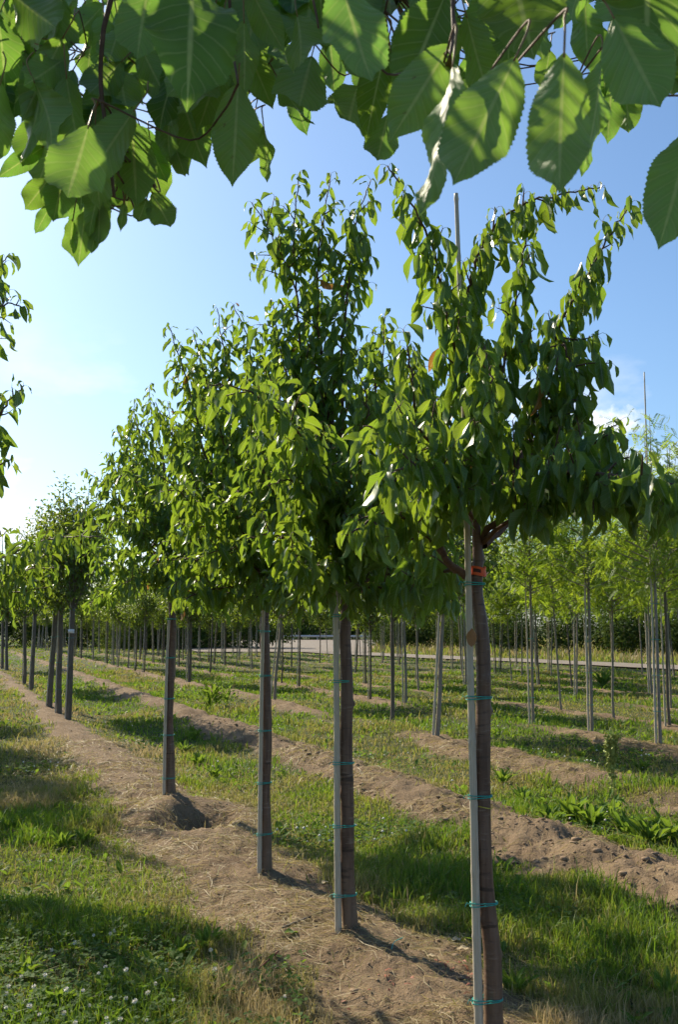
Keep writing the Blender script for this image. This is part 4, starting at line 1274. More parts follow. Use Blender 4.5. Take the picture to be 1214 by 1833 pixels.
# near row, continuing beyond the gap
farA = [(123, 1287, 0, 'small-leaved tree bearing a white label on its stem'), (105, 1277, 1, 'small-leaved tree just left of the white-labelled one'),
        (88, 1267, 2, 'leaning small-leaved tree, second left of the white-labelled one'), (56, 1233, 0, 'small-leaved tree right of a close pair near the left edge'),
        (44, 1225, 1, 'small-leaved leaning tree, left of a close pair near the left edge'), (12, 1199, 2, 'small-leaved tree nearest the left edge, right of a pair'),
        (4, 1197, 0, 'small-leaved tree cut by the left edge, left of a pair')]
for i, (px, py, v, lab) in enumerate(farA):
    g = G(px, py, .07)
    o = far_tree('upright', g[0], g[1], lab, 'small-leaved trees at the far end of the near row', v, sc=(1.0, 1.0, .97, 1, .98, 1, 1)[i], stake=2.3, ties=i < 3)
    if i == 0:
        lb = link('label_tag', mesh_np('label_tag', np.array([[-.06, -.058, 1.535], [.05, -.060, 1.535], [.05, -.060, 1.605], [-.06, -.058, 1.605], [-.06, -.054, 1.535], [.05, -.056, 1.535], [.05, -.056, 1.605], [-.06, -.054, 1.605]]),
                                               np.array([[0, 1, 2, 3], [7, 6, 5, 4], [0, 4, 5, 1], [1, 5, 6, 2], [2, 6, 7, 3], [3, 7, 4, 0]]), M_white, False), o)
for i, yy in enumerate((14.6, 16.8, 20.1)):  # unseen trees of the left row, put in for the shade they cast
    far_tree('upright', -0.55 - SL * yy, yy, '%s unseen small-leaved tree added just off the left edge, shading the grass' % ('nearest middle farthest x x x'.split()[i]), 'unseen small-leaved trees of the row at the left edge', i % 3, sc=1.0)
# second planted row
farB = [(785, 1320, 'round', True, 'pale-stemmed young tree leaning left between the second and first cherry trunks'), (703, 1294, 'round', False, 'dark-stemmed young tree standing right of the second cherry trunk'),
        (490, 1252, 'round', True, 'young tree leaning right just beside the third cherry trunk'), (340, 1222, 'round', False, 'lone slim young tree right of the fourth cherry trunk')]
for px, py, k, pale, lab in farB:
    g = G(px, py, .09)
    o = far_tree(k, g[0], g[1], lab, 'young trees in the second planted row', stake=2.3 if pale else None, pale=pale, sc=1.0)
    o.scale = (1.25, 1.25, 1.0)
    o.rotation_euler.y = {785: .05, 490: .085, 703: 0, 340: 0}[px]
# third planted row: locusts on tall stakes
farC = [(1183, 1334, 5.3, 'locust tree on a tall stake nearest the right edge'), (1061, 1310, 5.3, 'locust tree on a tall stake, middle of the right-hand row'), (955, 1296, 3.0, 'locust tree on a short stake, right of the orange-taped cherry')]
for px, py, st, lab in farC:
    g = G(px, py, .06)
    o = far_tree('locust', g[0], g[1], lab, 'locust trees in the right-hand row', stake=st, ties=True, sc=1.0, pale=True)
    o.rotation_euler = (0, 0, 0)

# the remaining rows
def in_view(x, y, m=40):
    a, b, f = project(np.array([[x, y, 2.0]]))
    return f[0] > 0 and -m < a[0] < 1214 + m
taken = [tuple(G(px, py)) for px, py, *_ in farA + [(a, b) for a, b, *_ in farB] + [(a, b) for a, b, *_ in farC]]
cnt = 0; behind = []
for k in range(3, len(ROWS)):
    y = 15.0 + rngF.uniform(0, 1.5)
    while y < 84:
        y += 1.62 + rngF.normal(0, .08)
        x = ROWS[k] - SL * y + rngF.normal(0, .05)
        s = (x - RA[0]) * RN[0] + (y - RA[1]) * RN[1]
        if s > -1.8 or not in_view(x, y): continue
        if x > -12 and y > 66: continue
        if k == 3 and y < 27: continue
        if k == 4 and y < 22: continue
        px = project(np.array([[x, y, 0]]))[0][0]
        if rngF.random() < (.36 if y < 40 else .45): continue
        if k in (3, 4) and 380 < px < 460 and y < 40: continue
        loc = px > 800 or (px > 640 and y > 34)
        if loc and rngF.random() < .28: continue
        kind = 'locust' if loc else 'round'
        if loc:
            lab = 'slim locust tree in the crowded rows before the path at right'; grp = 'locust trees before the path'
        elif px < 420:
            lab = 'thin far young tree in the rows left of the third cherry trunk'; grp = 'young trees in the far left rows'
        else:
            lab = 'thin far young tree in the rows behind the middle cherry trunks'; grp = 'young trees in the far middle rows'
        o = far_tree(kind, x, y, 'far tree', grp, stake=(2.3 if rngF.random() < .6 else None) if not loc else (3.0 if rngF.random() < .6 else None), pale=rngF.random() < .55, sc=rngF.uniform(.84, 1.12))
        cnt += 1
        behind.append((px, o, kind))
ORD = 'first second third fourth fifth sixth seventh eighth ninth tenth eleventh twelfth thirteenth fourteenth fifteenth sixteenth seventeenth eighteenth nineteenth twentieth'.split()
def ordinal(i): return ORD[i] if i < 20 else '%dth' % (i + 1)
MARK = [(-99, 'left edge'), (123, 'white-labelled stem'), (304, 'fourth cherry trunk'), (477, 'third cherry trunk'), (620, 'second cherry trunk'), (785, 'leaning pale stem'), (866, 'orange-taped trunk'), (955, 'short-staked locust'), (1061, 'middle tall-staked locust'), (1183, 'rightmost tall-staked locust'), (1400, 'right edge')]
for (a, na), (b, nb) in zip(MARK[:-1], MARK[1:]):
    sub = sorted([q for q in behind if a <= q[0] < b], key=lambda q: q[0])
    for i, (px, o, kind) in enumerate(sub):
        o['label'] = '%s far %s stem from the left between %s and %s' % (ordinal(i), 'locust' if kind == 'locust' else 'thin tree', na, nb)
print('far trees', cnt)

# ------------------------------------------------------------------ hedgerow behind
def shrub_proto(seed, rx, h, mat, n=2600, leaf=.20):
    rng = np.random.default_rng(seed)
    lob = [(np.array([rng.normal(0, rx * .45), rng.normal(0, rx * .35), h * rng.uniform(.25, .72)]), rng.uniform(.32, .55)) for _ in range(11)]
    p, d, n_ = [], [], []
    for c, r in lob:
        m = n // len(lob)
        v = units(rng.normal(0, 1, (m, 3)))
        rad = (rng.uniform(.45, 1.05, m) ** .6)[:, None] * np.array([rx * r * 1.25, rx * r * 1.25, h * r * .75])
        p.append(c + v * rad); d.append(units(v + rng.normal(0, .6, (m, 3)) + [0, 0, -.2])); n_.append(units(v * .6 + [0, 0, .6] + rng.normal(0, .4, (m, 3))))
    p, d, n_ = map(np.vstack, (p, d, n_))
    p[:, 2] = np.abs(p[:, 2])
    L = leaf * rng.uniform(.6, 1.3, len(p))
    V, F, lu = merge_leaves(TPL_TINY, rng.integers(0, 2, len(p)), p, frame(d, n_), L, rng.uniform(0, 1, len(p)))
    mb = MB()
    for k in range(7):
        a = rng.uniform(0, 6.28)
        e = lob[k][0]
        path = crom(np.array([[math.cos(a) * .15, math.sin(a) * .15, -.1], e * [.4, .4, .5], e]), 4)
        V2, F2 = tube(path, np.linspace(.05, .012, len(path)), 5); mb.add(V2, F2)
    return mesh_np('crown', V, F, mat, True, lu), mb.mesh('stems', M_bark_far)
SHR = [shrub_proto(600 + i, 2.3, h, M_shrub) for i, h in enumerate((3.2, 3.8, 2.9))]
SHP = [shrub_proto(620 + i, 2.1, h, M_shrub_pale, 2800, .17) for i, h in enumerate((3.4, 3.0))]
rngH = np.random.default_rng(17)
shrubs = []
def shrub(x, y, pale, sc, lab, grp):
    cm, sm = (SHP if pale else SHR)[rngH.integers(0, 2 if pale else 3)]
    o = thing('hedge_shrub', (x, y, gz(x, y)), lab, 'shrub', grp)
    o.scale = (sc, sc, sc * rngH.uniform(.9, 1.15)); o.rotation_euler.z = rngH.uniform(0, 6.28)
    link('crown', cm, o); link('stems', sm, o)
    shrubs.append((x / y, o, grp))
for i in range(26):                                      # along the far side of the path
    q = RA - RD * 8 + RD * (i * 2.1)
    off = 13.5 + rngH.normal(0, .9)
    p = q + RN * off
    if not in_view(p[0], p[1], 120): continue
    shrub(p[0], p[1], False, rngH.uniform(.8, 1.1), 'dark bushy shrub in the hedgerow beyond the path at right', 'hedgerow shrubs beyond the path')
for i in range(17):                                      # dark bank at the far left
    px = -60 + i * 33
    d = 92 - .02 * px + rngH.normal(0, 2)
    p = P(px, 1150, d)
    shrub(p[0], d, False, rngH.uniform(1.0, 1.35), 'dark shrub in the bank closing the field at far left', 'dark shrubs at the far left')
for i in range(7):
    px = 215 + i * 27
    p = P(px, 1145, 84 + rngH.normal(0, 1.5))
    shrub(p[0], p[1], True, rngH.uniform(1.0, 1.2), 'pale green shrub behind the far stems left of the fourth cherry', 'pale shrubs before the far bank')
for i in range(12):
    px = 430 + i * 34
    d = 150 + rngH.normal(0, 3)
    p = P(px, 1140, d)
    shrub(p[0], d, i % 4 == 0, rngH.uniform(1.6, 2.1), 'distant shrub behind the paved yard', 'shrubs behind the yard')

for grp, txt in (('hedgerow shrubs beyond the path', '%s dark shrub from the left in the hedgerow beyond the path at right'), ('dark shrubs at the far left', '%s dark shrub from the left in the bank at the far left'),
                 ('pale shrubs before the far bank', '%s pale shrub from the left behind the stems left of the third cherry'), ('shrubs behind the yard', '%s distant shrub from the left behind the paved yard')):
    for i, (_, o, g_) in enumerate(sorted([q for q in shrubs if q[2] == grp], key=lambda q: q[0])):
        o['label'] = txt % ordinal(i)

# steel guard rail at the far edge of the yard
gr0, gr1 = P(440, 1130, 134), P(700, 1130, 130)
root = thing('guard_rail', (float(gr0[0]), float(gr0[1]), 0.0), 'grey steel guard rail at the far edge of the paved yard', 'guard rail')
prof = np.array([[0, .45], [-.05, .50], [0, .56], [-.05, .64], [0, .70], [.01, .70], [.01, .45]])
dirr = unit(gr1 - gr0); ln = np.linalg.norm((gr1 - gr0)[:2])
nrm2 = np.array([-dirr[1], dirr[0]])
V = []
for s_ in (0, ln):
    for a_, z_ in prof: V.append([dirr[0] * s_ + nrm2[0] * -a_, dirr[1] * s_ + nrm2[1] * -a_, z_])
npf = len(prof)
F = np.array([[j, (j + 1) % npf, npf + (j + 1) % npf, npf + j] for j in range(npf)])
link('rail', mesh_np('rail', np.array(V), F, M_steel, False), root)
pv, pf = tube(np.array([[0, 0, -.1], [0, 0, .68]]), .05, 6)
pm = MB().add(pv, pf).mesh('post', M_steel, False)
for k in range(7):
    link('post', pm, root).location = (dirr[0] * ln * k / 6 + nrm2[0] * .08, dirr[1] * ln * k / 6 + nrm2[1] * .08, 0)

# ------------------------------------------------------------------ grass, straw, clods (nobody could count these)
def scatter(n, d0, d1, power, rng, amax=20.5):
    a = np.radians(rng.uniform(-amax, amax, n))
    u = rng.uniform(0, 1, n)
    d = (d0 ** power + u * (d1 ** power - d0 ** power)) ** (1 / power)
    return d * np.tan(a), d

def blades(name, x, y, hgt, wid, dry, rng, lean=0.5, mat=M_grass):
    z = ground_hs(x, y)[0] - .004
    n = len(x)
    a = rng.uniform(0, 2 * math.pi, n)
    b = rng.uniform(0, 2 * math.pi, n)
    ln = np.abs(rng.normal(0, lean, n)) + .12
    ca, sa = np.cos(a), np.sin(a)
    dx, dy = np.cos(b) * ln * hgt, np.sin(b) * ln * hgt
    B = np.stack([x, y, z], 1)
    W = np.stack([ca, sa, np.zeros(n)], 1) * wid[:, None] * .5
    m = B + np.stack([dx * .35, dy * .35, hgt * .6], 1)
    t = B + np.stack([dx, dy, hgt * (1 - .3 * np.minimum(ln, 1.6))], 1)
    V = np.stack([B - W, B + W, m - W * .8, m + W * .8, t], 1).reshape(-1, 3)
    k = np.arange(n)[:, None] * 5
    F = np.concatenate([k + np.array([[0, 1, 3]]), k + np.array([[0, 3, 2]]), k + np.array([[2, 3, 4]])], 1).reshape(-1, 3)
    return mesh_np(name, V, F, mat, True, None, {'dry': np.repeat(np.clip(dry, 0, 1), 5)})

rngG = np.random.default_rng(5)
def lawn(n, d0, d1, power, name, label, hs=1.0):
    x, y = scatter(n, d0, d1, power, rngG)
    h, s = ground_hs(x, y)
    pL = (x - ROWS[1] + SL * y) * CR
    keep = rngG.uniform(0, 1, n) > np.maximum(s * 1.05, .55 * sstep(-.7, -1.4, pL) * sstep(6.6, 5.2, y))
    sd = (x - RA[0]) * RN[0] + (y - RA[1]) * RN[1]
    keep &= ~((sd > -.1) & (sd < 3.7))
    keep &= ~((y > 68) & (x > -9.5 - (y - 70) * .2) & (x < 2 + (y - 70) * .07))
    x, y, s, sd = x[keep], y[keep], s[keep], sd[keep]
    n = len(x)
    big = fbm(x * .55, y * .55, 3, 71); mid = fbm(x * 2.1, y * 2.1, 3, 72)
    dry = .07 + .46 * sstep(.41, .65, big) + .32 * sstep(.47, .72, mid) + rngG.normal(0, .11, n)
    pA = (x - ROWS[1] + SL * y) * CR
    dry += .30 * sstep(1.15, .6, np.abs(pA))
    dry += (rngG.random(n) < .06) * .5
    far = sd > 3.6
    hgt = (.030 + .075 * sstep(.40, .75, fbm(x * 1.3, y * 1.3, 3, 73))) * rngG.uniform(.5, 1.45, n) * hs
    hgt += (rngG.random(n) < .02) * .10
    hgt = np.where(far & (y < 140), hgt * 2.5 + rngG.uniform(.05, .45, n) * sstep(3.6, 8, sd), hgt)
    dry = np.where(far, dry + .32, dry)
    wid = np.maximum(.0038, .00085 * y) * rngG.uniform(.7, 1.5, n)
    link(name, blades(name, x, y, hgt, wid, dry, rngG), None, label, 'grass', None, 'stuff')
lawn(196000, 3.3, 12.0, 0.75, 'grass', 'mown green and dry meadow grass between the tree rows, near part')
lawn(120000, 12.0, 40.0, 0.75, 'grass', 'meadow grass between the tree rows, middle distance', 1.05)
lawn(70000, 40.0, 140.0, 0.8, 'grass', 'far meadow grass and tall dry verge along the path', 1.2)

def thatch():
    n = 60000
    x, y = scatter(n, 3.3, 14.0, 0.75, rngG)
    h, s = ground_hs(x, y)
    keep = (rngG.uniform(0, 1, n) > s * .9) & (rngG.uniform(0, 1, n) < .25 + .75 * sstep(.42, .62, fbm(x * 1.6, y * 1.6, 3, 77)))
    x, y = x[keep], y[keep]; n = len(x)
    link('thatch', blades('thatch', x, y, rngG.uniform(.02, .09, n), np.maximum(.003, .0007 * y) * rngG.uniform(.6, 1.2, n), rngG.uniform(.5, 1.0, n), rngG, 1.6), None, 'dead matted thatch lying low in the meadow grass', 'grass', None, 'stuff')
thatch()

# straw and dead grass lying on the bare strips
def straw():
    n = 60000
    x, y = scatter(n, 3.3, 16, .7, rngG)
    h, s = ground_hs(x, y)
    patch = fbm(x * 1.4, y * 1.4, 3, 81)
    pA = (x - ROWS[1] + SL * y) * CR
    edge = np.exp(-((np.abs(pA) - .62) / .28) ** 2)
    keep = rngG.uniform(0, 1, n) < np.clip(s * (.10 + .75 * sstep(.42, .60, patch)) + edge * .85, 0, 1)
    x, y = x[keep], y[keep]; n = len(x)
    L = rngG.uniform(.05, .24, n)
    a = math.atan2(1, -SL) + rngG.normal(0.9, .75, n)
    bend = rngG.normal(0, .6, n)
    pts = []
    for t in (0, .33, .66, 1.0):
        aa = a + bend * t
        px, py = x + np.cos(aa) * L * (t - .5), y + np.sin(aa) * L * (t - .5)
        pz = ground_hs(px, py)[0] + .004 + .022 * np.sin(t * math.pi) * rngG.uniform(.1, 1, n)
        pts.append(np.stack([px, py, pz], 1))
    wv = np.stack([-np.sin(a), np.cos(a), rngG.normal(0, .5, n)], 1) * (np.maximum(.0024, .00045 * y) * rngG.uniform(.5, 1.1, n))[:, None]
    V = np.stack([q + sgn * wv * .5 for q in pts for sgn in (-1, 1)], 1).reshape(-1, 3)
    k = np.arange(n)[:, None] * 8
    F = np.concatenate([k + np.array([[i, i + 1, i + 3, i + 2]]) for i in (0, 2, 4)], 1).reshape(-1, 4)
    link('straw', mesh_np('straw', V, F, M_grass, True, None, {'dry': np.repeat(rngG.uniform(.78, 1, n), 8)}), None, 'dead straw lying over the bare soil strips', 'straw', None, 'stuff')
straw()

def clods():
    import bmesh
    bm = bmesh.new(); bmesh.ops.create_icosphere(bm, subdivisions=1, radius=1)
    v0 = np.array([v.co[:] for v in bm.verts]); f0 = np.array([[v.index for v in f.verts] for f in bm.faces]); bm.free()
    n = 15000
    x, y = scatter(n, 3.3, 18, .7, rngG)
    h, s = ground_hs(x, y)
    p2 = np.abs((x - ROWS[2] + SL * y) * CR) < .8
    keep = rngG.uniform(0, 1, n) < s * np.where(p2, .65, .5)
    x, y, h, p2 = x[keep], y[keep], h[keep], p2[keep]; n = len(x)
    r = (.003 + rngG.exponential(.004, n)) * np.where(p2, 1.7, .8)
    r = np.minimum(r, .032)
    V = v0[None] * (1 + rngG.normal(0, .16, (n, len(v0), 1))) * r[:, None, None] * np.array([1.15, 1.0, .55])
    V = V + np.stack([x, y, h + r * .15], 1)[:, None, :]
    F = (f0[None] + (np.arange(n) * len(v0))[:, None, None]).reshape(-1, 3)
    link('soil_clods', mesh_np('soil_clods', V.reshape(-1, 3), F, M_clod, True), None, 'crumbs and clods of dry earth on the bare strips', 'soil', None, 'stuff')
clods()

# low broad leaves of plantain, dandelion and dock through the grass
def broad():
    n = 16000
    x, y = scatter(n, 3.4, 30, .7, rngG)
    h, s = ground_hs(x, y)
    keep = (rngG.uniform(0, 1, n) < sstep(.45, .70, fbm(x * 1.1, y * 1.1, 3, 95))) & (s < .25)
    x, y, h = x[keep], y[keep], h[keep]; n = len(x)
    a = rngG.uniform(0, 6.28, n)
    d = np.stack([np.cos(a), np.sin(a), rngG.uniform(.2, 1.6, n)], 1)
    nn = np.stack([-np.cos(a), -np.sin(a), np.full(n, .9)], 1) + rngG.normal(0, .3, (n, 3))
    tp = [leaf_tpl(4, 2, .5, .8, .3, 0, 0, .2, 3, 1.0, DOCK_PROF), leaf_tpl(4, 2, .3, .4, .3, 0, 0, -.2, 4, 1.3, DOCK_PROF)]
    V, F, lu = merge_leaves(tp, rngG.integers(0, 2, n), np.stack([x, y, h], 1), frame(d, nn), rngG.uniform(.05, .14, n) * np.maximum(1, y / 16), rngG.uniform(0, 1, n))
    link('broad_weeds', mesh_np('broad_weeds', V, F, M_weed, True, lu), None, 'low broad-leaved weeds mixed through the meadow grass', 'weeds', None, 'stuff')

# clover: low three-part leaves, massed at the lower left and in patches
def clover():
    n = 36000
    x, y = scatter(n, 3.4, 15, .6, rngG)
    h, s = ground_hs(x, y)
    pA = (x - ROWS[1] + SL * y) * CR
    dens = .9 * sstep(-.6, -1.3, pA) * sstep(7.0, 5.2, y) + .55 * sstep(.60, .72, fbm(x * .8, y * .8, 3, 91))
    keep = (rngG.uniform(0, 1, n) < dens) & (s < .3)
    x, y, h = x[keep], y[keep], h[keep]; n = len(x)
    hh = rngG.uniform(.025, .09, n)
    ph = rngG.uniform(0, 6.28, n)
    R0 = rngG.uniform(.013, .025, n) * np.maximum(1, y / 7)
    Vs = []
    for k in range(3):
        a = ph + k * 2.094
        c = np.stack([x, y, h + hh], 1)
        dv = np.stack([np.cos(a), np.sin(a), rngG.normal(.1, .3, n)], 1) * R0[:, None]
        sv = np.stack([-np.sin(a), np.cos(a), rngG.normal(0, .3, n)], 1) * R0[:, None] * .55
        Vs += [c, c + dv * .7 + sv, c + dv * 1.1, c + dv * .7 - sv]
    V = np.stack(Vs, 1).reshape(-1, 3)
    k = np.arange(n)[:, None] * 12
    F = np.concatenate([k + np.array([[4 * i, 4 * i + 1, 4 * i + 2, 4 * i + 3]]) for i in range(3)], 1).reshape(-1, 4)
    lu = np.tile(np.array([[0, 0, 0], [1, .5, 0], [0, 1, 0], [-1, .5, 0]], float), (3 * n, 1))
    lu[:, 2] = np.repeat(rngG.uniform(0, 1, n), 12)
    lu[:, :2] = .5
    link('clover', mesh_np('clover', V, F, M_weed, False, lu), None, 'mat of clover leaves in the grass, thickest at the lower left', 'clover', None, 'stuff')
clover()

# ------------------------------------------------------------------ weeds with their own leaves
DOCK_PROF = (np.array([0, .15, .3, .5, .75, .9, 1.0]), np.array([.012, .03, .085, .125, .10, .05, 0]))
ME_DOCK = [mesh_np('leaf', *leaf_tpl(7, 4, f, c, w, 0, 0, tw, 900 + i, 1.0, DOCK_PROF)[:2], M_weed, True, leaf_tpl(7, 4, f, c, w, 0, 0, tw, 900 + i, 1.0, DOCK_PROF)[2])
           for i, (f, c, w, tw) in enumerate([(.5, .55, .5, .3), (.7, .8, .4, -.3), (.4, .35, .6, .4), (.6, .65, .5, 0)])]
broad()
def weed(px, py, n, L, label, spread=.7, seed=0, group='leafy weeds in the grass'):
    rng = np.random.default_rng(1000 + seed)
    g = G(px, py, .04)
    root = thing('leafy_weed', (g[0], g[1], gz(g[0], g[1])), label, 'weed', group)
    for i in range(n):
        a = i * 2.4 + rng.uniform(-.3, .3)
        el = rng.uniform(.6, 2.2)
        d = np.array([math.cos(a) * spread, math.sin(a) * spread, el])
        nn = np.array([-math.cos(a) * .8, -math.sin(a) * .8, .7]) + rng.normal(0, .2, 3)
        f = frame(d[None], nn[None])[0]
        l = L * rng.uniform(.55, 1.15)
        M = np.eye(4); M[:3, :3] = f * l; hz = rng.uniform(0, .34) if n > 40 else 0.0
        M[:3, 3] = [math.cos(a) * .02 * rng.uniform(0, 2 + 8 * (n > 40)), math.sin(a) * .02 * rng.uniform(0, 2 + 8 * (n > 40)), hz]
        o = link('leaf', ME_DOCK[i % 4], root); o.matrix_local = Matrix(M.tolist())
    return root
W = [(985, 1468, 13, .20, 'broad-leaved dock at the left end of the big clump on the ploughed strip'), (1022, 1462, 16, .27, 'tall broad-leaved dock left of the seeding stalk'),
     (1060, 1472, 15, .26, 'broad-leaved dock at the foot of the seeding stalk'), (1120, 1488, 14, .24, 'dark dock plant right of the seeding stalk'),
     (1165, 1505, 15, .27, 'dock plant near the right edge below the clump'), (1200, 1500, 13, .27, 'dock plant cut by the right edge'),
     (1095, 1455, 12, .22, 'dock plant behind the foot of the seeding stalk'),
     (378, 1264, 44, .26, 'dark thistle-like bush beyond the third cherry tree'), (404, 1260, 26, .24, 'leafy weed just right of the dark bush beyond the third cherry'),
     (330, 1340, 14, .19, 'bright leafy weed right of the fourth cherry trunk'), (355, 1362, 13, .18, 'bright leafy weed between the fourth cherry and the dug hole'), (385, 1385, 12, .17, 'bright leafy weed above the dug hole'),
     (348, 1318, 12, .18, 'leafy weed close behind the fourth cherry trunk'),
     (110, 1508, 14, .15, 'dark low weed in the dry grass at left'), (150, 1500, 12, .13, 'small weed beside the dark low weed at left'),
     (40, 1735, 13, .13, 'broad weed in the clover by the left edge'), (105, 1790, 14, .13, 'broad weed in the white clover at the lower left'), (190, 1765, 12, .11, 'small weed right of the clover blossoms'),
     (370, 1690, 9, .12, 'upright narrow weed at the edge of the soil, left of the fallen leaf'), (322, 1700, 8, .10, 'pale weed left of the upright narrow weed'), (205, 1652, 9, .10, 'small weed in the dry grass above the clover'),
     (920, 1775, 12, .11, 'small weed in the grass right of the orange-taped tree'), (1195, 1770, 11, .13, 'weed at the lower right edge'),
     (1150, 1372, 14, .17, 'leafy weed on the strip behind the seeding stalk'), (1040, 1350, 12, .15, 'leafy weed left of the seeding stalk top'), (900, 1395, 12, .17, 'bright weed right of the orange-taped stem'), (935, 1425, 11, .17, 'bright weed before the ploughed strip, right of the stem'),
     (1080, 1228, 14, .50, 'bright broad weed under the locusts before the path')]
for i, w in enumerate(W):
    weed(w[0], w[1], int(w[2] * 1.7), w[3], w[4], .62, i)

# seeding dock stalk
g = G(1100, 1478, .05)
root = thing('seeding_dock', (g[0], g[1], gz(g[0], g[1])), 'tall green dock stalk in seed beside the ploughed strip at right', 'weed')
rng = np.random.default_rng(77)
Hs = 0.86
def stalk(p0, p1, r):
    path = crom(np.array([p0, (np.array(p0) + p1) / 2 + rng.normal(0, .01, 3), p1]), 6)
    V, F = tube(path, np.linspace(r, r * .4, len(path)), 5)
    return path, V, F
mbS, mbC = MB(), MB()
for k in range(7):
    z0 = .25 + .05 * k if k else 0
    a = k * 2.4
    p1 = np.array([math.cos(a) * .05, math.sin(a) * .05, Hs * (.78 + .22 * rng.random())]) if k else np.array([0.01, 0, Hs])
    path, V, F = stalk([0, 0, z0], p1, .005 if k == 0 else .003)
    mbS.add(V, F)
    for q in np.linspace(.45 if k == 0 else .3, 1, 34):
        c = path[int(q * (len(path) - 1))] + rng.normal(0, .009, 3)
        for m in range(4):
            v = units(rng.normal(0, 1, (1, 3)))[0] * .016; w2 = units(np.cross(v, rng.normal(0, 1, 3))[None])[0] * .012
            b = c + rng.normal(0, .006, 3)
            mbC.add(np.array([b, b + v * .6 + w2, b + v * 1.4, b + v * .6 - w2]), np.array([[0, 1, 2, 3]]))
link('stalk', mbS.mesh('stalk', M_seed), root)
link('seed_head', mbC.mesh('seed_head', M_seed, False), root, kind='stuff')
for i in range(9):
    a = i * 2.4; z = .05 + .045 * i
    d = np.array([math.cos(a), math.sin(a), .35 - .08 * i]); f = frame(d[None], np.array([[0, 0, 1.0]]))[0] * (.20 - .010 * i)
    M = np.eye(4); M[:3, :3] = f; M[:3, 3] = [0, 0, z]
    link('leaf', ME_DOCK[i % 4], root).matrix_local = Matrix(M.tolist())

# white clover blossoms
def blossom_mesh(seed):
    rng = np.random.default_rng(seed)
    mb = MB()
    for i in range(26):
        z = 1 - 2 * (i + .5) / 26; a = i * 2.4
        r = math.sqrt(1 - z * z)
        v = np.array([r * math.cos(a), r * math.sin(a), z * .85])
        t = unit(np.cross(v, [0.1, 0.2, 1])); b = np.cross(v, t)
        base = v * .35
        mb.add(np.array([base + t * .12, base - t * .12, v * .75 - t * .22, v * 1.05 + b * .05, v * .75 + t * .22]), np.array([[0, 1, 2], [0, 2, 4], [2, 3, 4]]))
    me = mb.mesh('blossom', M_clover, False)
    return me
BL = [blossom_mesh(i) for i in range(3)]
sv, sf = tube(np.array([[0, 0, -6.0], [.15, 0, -3], [0, 0, -.3]]), .10, 4)
ME_CST = MB().add(sv, sf).mesh('stem', M_weed)
bp = [(37, 1747, 's'), (15, 1765, ''), (11, 1779, ''), (10, 1803, ''), (60, 1765, ''), (118, 1771, ''), (70, 1816, ''), (134, 1830, ''), (114, 1813, ''), (176, 1742, ''), (188, 1730, ''), (225, 1736, ''), (167, 1674, ''), (197, 1671, ''),
      (133, 1687, ''), (198, 1786, ''), (225, 1787, ''), (241, 1791, ''), (190, 1822, ''), (215, 1824, ''), (193, 1834, ''), (262, 1826, ''), (298, 1737, ''), (264, 1777, ''), (148, 1772, ''), (377, 1700, ''), (384, 1735, ''), (510, 1780, ''), (204, 1666, ''), (92, 1700, ''), (310, 1790, ''), (80, 1745, ''), (52, 1800, ''), (160, 1800, ''), (278, 1760, '')]
for i, (px, py, _) in enumerate(bp):
    g = G(px, py, .10)
    z = gz(g[0], g[1]); hh = .085 + .03 * ((i * 37) % 10) / 10
    sz = .0095 + .002 * (i % 3)
    g = G(px, py, z + hh); z = gz(g[0], g[1])
    lab = 'round white clover blossom in the shaded patch at the lower left'
    if px > 360: lab = {377: 'white clover blossom beside the upright weed at the soil edge', 384: 'white clover blossom below the upright weed at the soil edge', 510: 'lone pale clover blossom on the soil left of the shaded mound'}[px]
    o = thing('clover_blossom', (g[0], g[1], z), lab, 'flower', 'white clover blossoms')
    b = link('blossom', BL[i % 3], o); b.location = (0, 0, hh); b.scale = (sz, sz, sz); b.rotation_euler = (.3 * (i % 3), .2, i)
    s = link('stem', ME_CST, o); s.location = (0, 0, hh); s.scale = (sz, sz, hh / 6)

def far_blossoms():
    n = 1500
    x, y = scatter(n, 7, 30, .8, rngG)
    h, s = ground_hs(x, y)
    keep = (fbm(x * .8, y * .8, 3, 91) > .57) & (s < .2)
    x, y, h = x[keep], y[keep], h[keep]; n = len(x)
    V0 = np.array([[1, 0, 0], [0, 1, 0], [-1, 0, 0], [0, -1, 0], [0, 0, 1], [0, 0, -1]]) * .011
    F0 = np.array([[0, 1, 4], [1, 2, 4], [2, 3, 4], [3, 0, 4], [1, 0, 5], [2, 1, 5], [3, 2, 5], [0, 3, 5]])
    V = V0[None] * rngG.uniform(.7, 1.3, (n, 1, 1)) + np.stack([x, y, h + rngG.uniform(.06, .12, n)], 1)[:, None]
    F = (F0[None] + (np.arange(n) * 6)[:, None, None]).reshape(-1, 3)
    link('clover_specks', mesh_np('clover_specks', V.reshape(-1, 3), F, M_clover), None, 'tiny white clover blossoms dotted through the farther grass', 'clover', None, 'stuff')
far_blossoms()

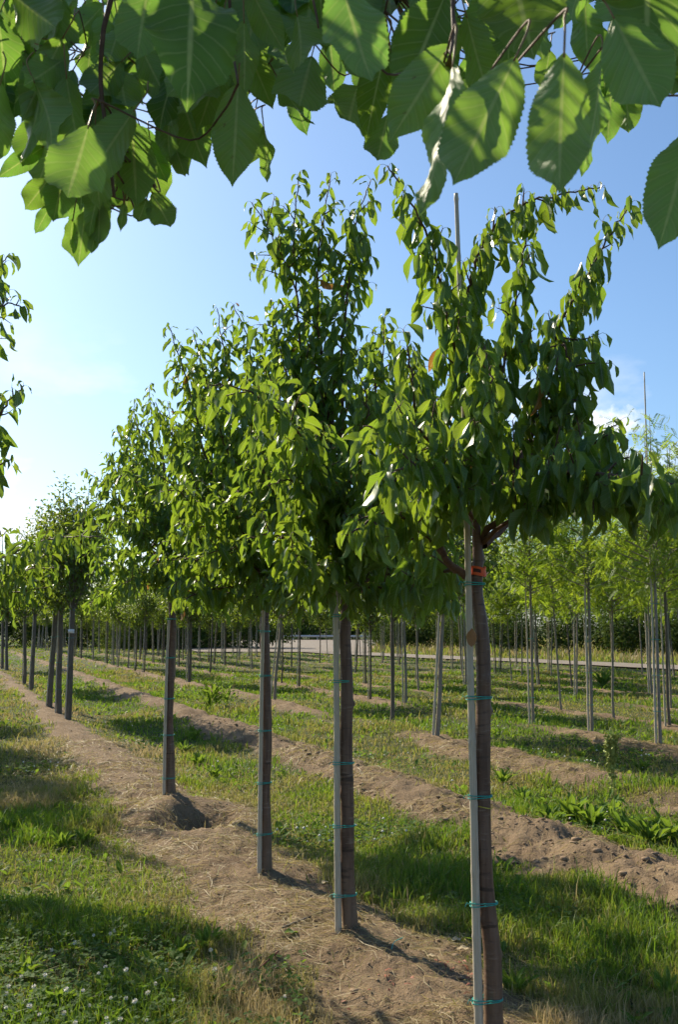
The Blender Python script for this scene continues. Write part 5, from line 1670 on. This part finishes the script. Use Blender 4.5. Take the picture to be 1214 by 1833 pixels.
# ------------------------------------------------------------------ litter on the soil
def lay(name, me, px, py, size, rot, label, cat, tilt=(0.15, 0.1), lift=.012):
    g = G(px, py, .09); z = gz(g[0], g[1])
    g = G(px, py, z); z = gz(g[0], g[1])
    o = link(name, me, None, label, cat)
    o.location = (g[0], g[1], z + lift); o.rotation_euler = (tilt[0], tilt[1], rot); o.scale = (size,) * 3
    return o
flm = mesh_np('fallen_leaf', *leaf_tpl(10, 4, .35, .5, .25, 0, 0, .1, 5)[:2], M_leaf, True, leaf_tpl(10, 4, .35, .5, .25, 0, 0, .1, 5)[2])
lay('fallen_leaf', flm, 508, 1676, .085, -1.2, 'green fallen leaf lying on the sunlit soil left of the second trunk', 'leaf')
pale = mesh_np('pale_leaf', *leaf_tpl(8, 4, .3, .3, .25, 0, 0, 0, 6)[:2], M_straw)
lay('fallen_leaf', pale, 818, 1702, .075, -1.4, 'pale upturned leaf in the straw left of the orange-taped stem', 'leaf')
lay('fallen_leaf', pale, 808, 1684, .07, -1.1, 'grey leaf just above the pale upturned leaf', 'leaf')
lay('fallen_leaf', pale, 764, 1712, .05, -1.6, 'small whitish leaf at the edge of the straw', 'leaf')
lay('fallen_leaf', flm, 1000, 1820, .10, -1.0, 'dull green fallen leaf at the bottom right of the nearest trunk', 'leaf')
lay('fallen_leaf', pale, 576, 1582, .07, -.6, 'pale shrivelled leaf on the soil behind the second stake', 'leaf')
def wire(name, px, mat, r, label, cat, lift=.008):
    pts = []
    for x, y, l in px:
        g = G(x, y, .09); z = gz(g[0], g[1]); g = G(x, y, z + l); pts.append([g[0], g[1], gz(g[0], g[1]) + l])
    pts = np.array(pts); b = pts[0].copy()
    V, F = tube(crom(pts, 6) - b, r, 6)
    o = link(name, MB().add(V, F).mesh(name, mat), None, label, cat); o.location = b
wire('twine_scrap', [(701, 1697, .01), (706, 1688, .02), (722, 1678, .012)], M_twine, .0022, 'loose scrap of turquoise twine on the straw', 'twine')
wire('dead_twig', [(440, 1757, .008), (466, 1732, .03), (499, 1699, .05)], M_red, .0045, 'thin dark red twig lying on the soil edge at lower centre', 'twig')
wire('dead_twig', [(505, 1660, .008), (540, 1645, .012), (575, 1632, .01)], M_bark_far, .006, 'short grey twig half sunk in soil by the second trunk', 'twig')
wire('dead_twig', [(490, 1483, .01), (510, 1484, .014), (530, 1486, .01)], M_bark_far, .010, 'dark twig lying right of the third trunk foot', 'twig')
def chips():
    mb = MB(); rng = np.random.default_rng(3)
    for cx, cy, n in ((805, 1730, 26), (845, 1755, 22), (985, 1815, 22), (700, 1760, 8), (640, 1790, 6)):
        for i in range(n):
            px, py = cx + rng.normal(0, 22), cy + rng.normal(0, 9)
            g = G(px, py, .07); z = gz(g[0], g[1]) + .006
            a = rng.uniform(0, 6.28); l = rng.uniform(.012, .045); w = rng.uniform(.003, .008)
            d = np.array([math.cos(a), math.sin(a), rng.normal(0, .2)]) * l; s_ = np.array([-math.sin(a), math.cos(a), rng.normal(0, .4)]) * w
            b = np.array([g[0], g[1], z])
            mb.add(np.array([b - s_, b + s_, b + d * .5 + s_ + [0, 0, .006], b + d * .5 - s_ + [0, 0, .006], b + d]), np.array([[0, 1, 2, 2], [0, 2, 3, 3], [3, 2, 4, 4]]))
    link('bark_chips', mb.mesh('bark_chips', M_red), None, 'scattered reddish bark chips on the straw round the nearest trunk', 'bark chips', None, 'stuff')
chips()
